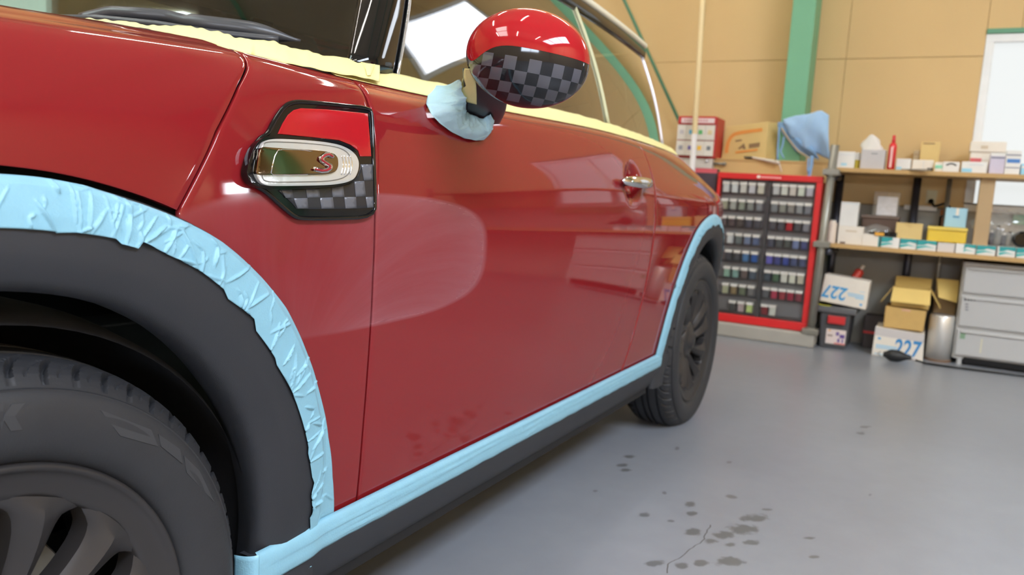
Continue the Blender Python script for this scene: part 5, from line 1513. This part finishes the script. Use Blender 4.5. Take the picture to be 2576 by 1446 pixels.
# second numbered carton, on the floor, two tan cartons on it
PT = [(2192, 893), (2321, 908), (2326, 841), (2203, 821)]
e, P = front_prism('numbered_carton', 'white carton with big blue 227 on the floor under the tan cartons', 'box', 4.62, PT, .26, W2, 0.0)
print_on(P, .67, .36, .135, '227', DBLUEP, e, 4.62, sx=.66)
mark_on(P, .0, .70, 1, .99, mat('shaded_card_flap', (196, 190, 188), .7), e, 4.6205)
mark_on(P, .06, .34, .48, .40, PB, e, 4.62); mark_on(P, .06, .27, .48, .32, PB, e, 4.62); mark_on(P, .08, .58, .14, .65, BLUEP, e, 4.62); mark_on(P, .05, .06, .35, .09, PB, e, 4.62)
zc = max(P[2].z, P[3].z) + .001
PT = [(2222, 818), (2322, 837), (2331, 783), (2228, 770)]
e, P = front_prism('cardboard_box', 'plain tan carton in the middle of the floor stack', 'box', 4.63, PT, .24, CARD, zc)
mark_on(P, .40, .88, .62, .97, mat('pinkish_tape', (206, 160, 130), .6), e, 4.63)
zc2 = max(P[2].z, P[3].z) + .001
PT = [(2242, 768), (2336, 778), (2340, 745), (2243, 738)]
P = [atX(*p, 4.65) for p in PT]; P[0].z = P[1].z = zc2
P[2].z = P[3].z = (P[2].z + P[3].z) / 2 + .03
e = empty('cardboard_box', tuple(P[0]), 'opened tan carton with spread flaps on top of the floor stack', 'box')
y1, y0, zt = P[0].y, P[1].y, P[2].z
KY = mat('golden_cardboard', (200, 168, 96), .7)
MB().box((4.65, y0, zc2), (4.654, y1, zt)).build('front_wall', KY, e)
MB().box((4.85, y0, zc2), (4.854, y1, zt)).build('back_wall', KY, e)
for y in (y0, y1 - .004): MB().box((4.654, y, zc2), (4.85, y + .004, zt)).build('side_wall', KY, e)
MB().box((4.65, y0, zc2), (4.854, y1, zc2 + .004)).build('bottom', KY, e)
fl_ = [(4.65, y1, zt), (4.65, y0, zt), (4.60, y0 - .004, zt - .075), (4.60, y1 + .004, zt - .075)]
MB().prism(fl_, [(x, y, z_ + .004) for x, y, z_ in fl_]).build('front_flap', mat('light_cardboard', (214, 184, 108), .7), e)
fl_ = [(4.852, y1, zt), (4.852, y0, zt), (4.90, y0, zt + .05), (4.90, y1, zt + .05)]
MB().prism(fl_, [(x, y, z_ + .004) for x, y, z_ in fl_]).build('back_flap', KY, e)
for y, s in ((y1, 1), (y0, -1)):
    fl_ = [(4.66, y, zt), (4.84, y, zt), (4.84, y + s * .055, zt - .09), (4.66, y + s * .055, zt - .09)]
    MB().prism(fl_, [(x, yy + s * .004, z_) for x, yy, z_ in fl_]).build('side_flap', KY, e)
MB().box((4.648, lerp(y1, y0, .28), zc2 + .045), (4.65, lerp(y1, y0, .72), zc2 + .058)).build('print_mark', mat('green_print', (96, 110, 60), .6), e)
# tilted brown carton behind the silver roll
e = boxpx('cardboard_box', 'brown carton standing behind the silver roll near the drawers', 'box', 4.88, 2345, 703, 2402, 880, .10, mat('shaded_brown_cardboard', (150, 122, 84), .8), z0=0)
y0, y1, z0, z1 = ext(e); fl_ = [(4.88, y1, z1), (4.88, y0, z1), (4.80, y0, z1 - .12), (4.80, y1 - .02, z1 - .10)]
MB().prism(fl_, [(x, y, z_ + .004) for x, y, z_ in fl_]).build('flap', mat('light_cardboard', (214, 184, 108), .7), e)
# silver roll
q = atZ(2360, 903, 0); xr_ = 4.76; q = Vector((xr_, atX(2361, 880, xr_).y, 0)); zt = atX(2366, 790, xr_).z
e = empty('foil_roll', (q.x, q.y, 0), 'shiny silver cylinder standing on the floor beside the drawers', 'roll')
MB().lathe([(.055, .012), (.066, .012), (.066, zt - .01), (.062, zt), (.030, zt - .004), (0, zt - .004)], (q.x, q.y, 0), 'z', 40).build('foil', mat('silver_foil', (226, 224, 220), .36, .6, var=.06, scale=20, bump=.15, bscale=40), e, smooth=True)
MB().lathe([(0, 0), (.068, 0), (.068, .012), (0, .012)], (q.x, q.y, 0), 'z', 32).build('foot', mat('brown_foot', (118, 92, 72), .7), e)
# translucent drawers
XD = 4.70
y1 = atX(2409, 780, XD).y; y0 = y1 - .62; ztd = atX(2420, 658, XD).z
e = empty('drawer_unit', (XD + .15, (y0 + y1) / 2, 0), 'translucent grey plastic three-drawer chest under the rack', 'drawers')
DP = mat('translucent_grey_plastic', (176, 176, 176), .28, var=.04, scale=5)
DP2 = mat('pale_grey_plastic', (188, 188, 188), .3, var=.03)
MB().box((XD + .02, y0, .03), (XD + .33, y1, ztd)).build('carcass', DP2, e, bevel=.01)
lv = [.045, atX(2402, 822, XD).z, atX(2410, 738, XD).z, ztd - .012]
for k in range(3):
    d_ = MB().box((XD, y0 + .012, lv[k] + .008), (XD + .025, y1 - .010, lv[k + 1] - .010)).build('drawer', DP, e, bevel=.007)
    b = MB().box((XD - .012, y0 + .03, lv[k + 1] - .026), (XD + .006, y1 - .03, lv[k + 1] - .014)).build('handle', DP2, d_, bevel=.004)
    b.matrix_parent_inverse = Matrix(); b.matrix_world = Matrix()
for y in (y0 + .04, y1 - .04): MB().tube([(XD + .03, y, 0), (XD + .03, y, .035)], .014, 10).build('foot', DP2, e)
MB().box((XD + .012, y0 + .06, .012), (XD + .016, y1 - .06, .044)).build('kick_strip', DARK, e)
def stick(l, t, r, b_, m, nm='sticker'):
    a = yz(XD - .001, l, t, r, b_); MB().box((XD - .0015, a[0], a[2]), (XD, a[1], a[3])).build(nm, m, e)
DI = mat('dark_ink', (84, 84, 92), .6)
for l in (2426, 2434, 2441, 2449): stick(l, 750, l + 5, 756, DI, 'print_mark')
for t_ in (763, 770, 777): stick(2428, t_, 2436, t_ + 4, mat('mid_ink', (130, 130, 134), .6), 'print_mark')
stick(2415, 838, 2428, 852, mat('green_sticker', (120, 150, 122), .5)); stick(2466, 852, 2470, 888, mat('cream_tape', (198, 194, 168), .5))
# hand lamp on the floor and its cable
a, c = atZ(2222, 884, .03), atZ(2290, 910, .03); 
pl = [Vector((4.50, p.y, .032)) for p in (atX(2222, 888, 4.50), atX(2240, 890, 4.50), atX(2256, 894, 4.50), atX(2272, 898, 4.50), atX(2288, 904, 4.50))]
pl = [atX(2222, 887, 4.50), atX(2240, 890, 4.50), atX(2258, 895, 4.50), atX(2275, 901, 4.50), atX(2292, 907, 4.50)]
for p in pl: p.z = .034
e = empty('hand_lamp', tuple(pl[2]), 'black hand lamp lying on the floor before the white 227 carton', 'lamp')
MB().tube(resample(pl, 24), [lerp(.014, .033, sstep(0, 7, i)) if i < 12 else lerp(.033, .011, sstep(11, 23, i)) for i in range(24)], 16).build('body', mat('black_rubber', (24, 25, 28), .5), e, smooth=True)
MB().tube([pl[0] + Vector((0, .012, -.012)), pl[0] + Vector((0, .03, .0)), pl[0] + Vector((0, .012, .012))], .003, 6).build('hook', STEEL, e, smooth=True)
MB().tube([pl[4], pl[4] + Vector((0, -.02, -.008))], .010, 10).build('ferrule', W3, e, smooth=True)
cpn = [pl[4] + Vector((0, -.02, -.010)), atZ(2330, 914, .006), atZ(2400, 924, .006), atZ(2480, 934, .006), atZ(2576, 946, .006), atZ(2640, 955, .006)]
e2 = empty('floor_cable', tuple(cpn[2]), 'black cable running along the floor in front of the drawers', 'cable')
MB().tube(resample(cpn, 60), .006, 8).build('cord', BLACK, e2, smooth=True)
for o in D.objects:
    if 'ext' in o: del o['ext']
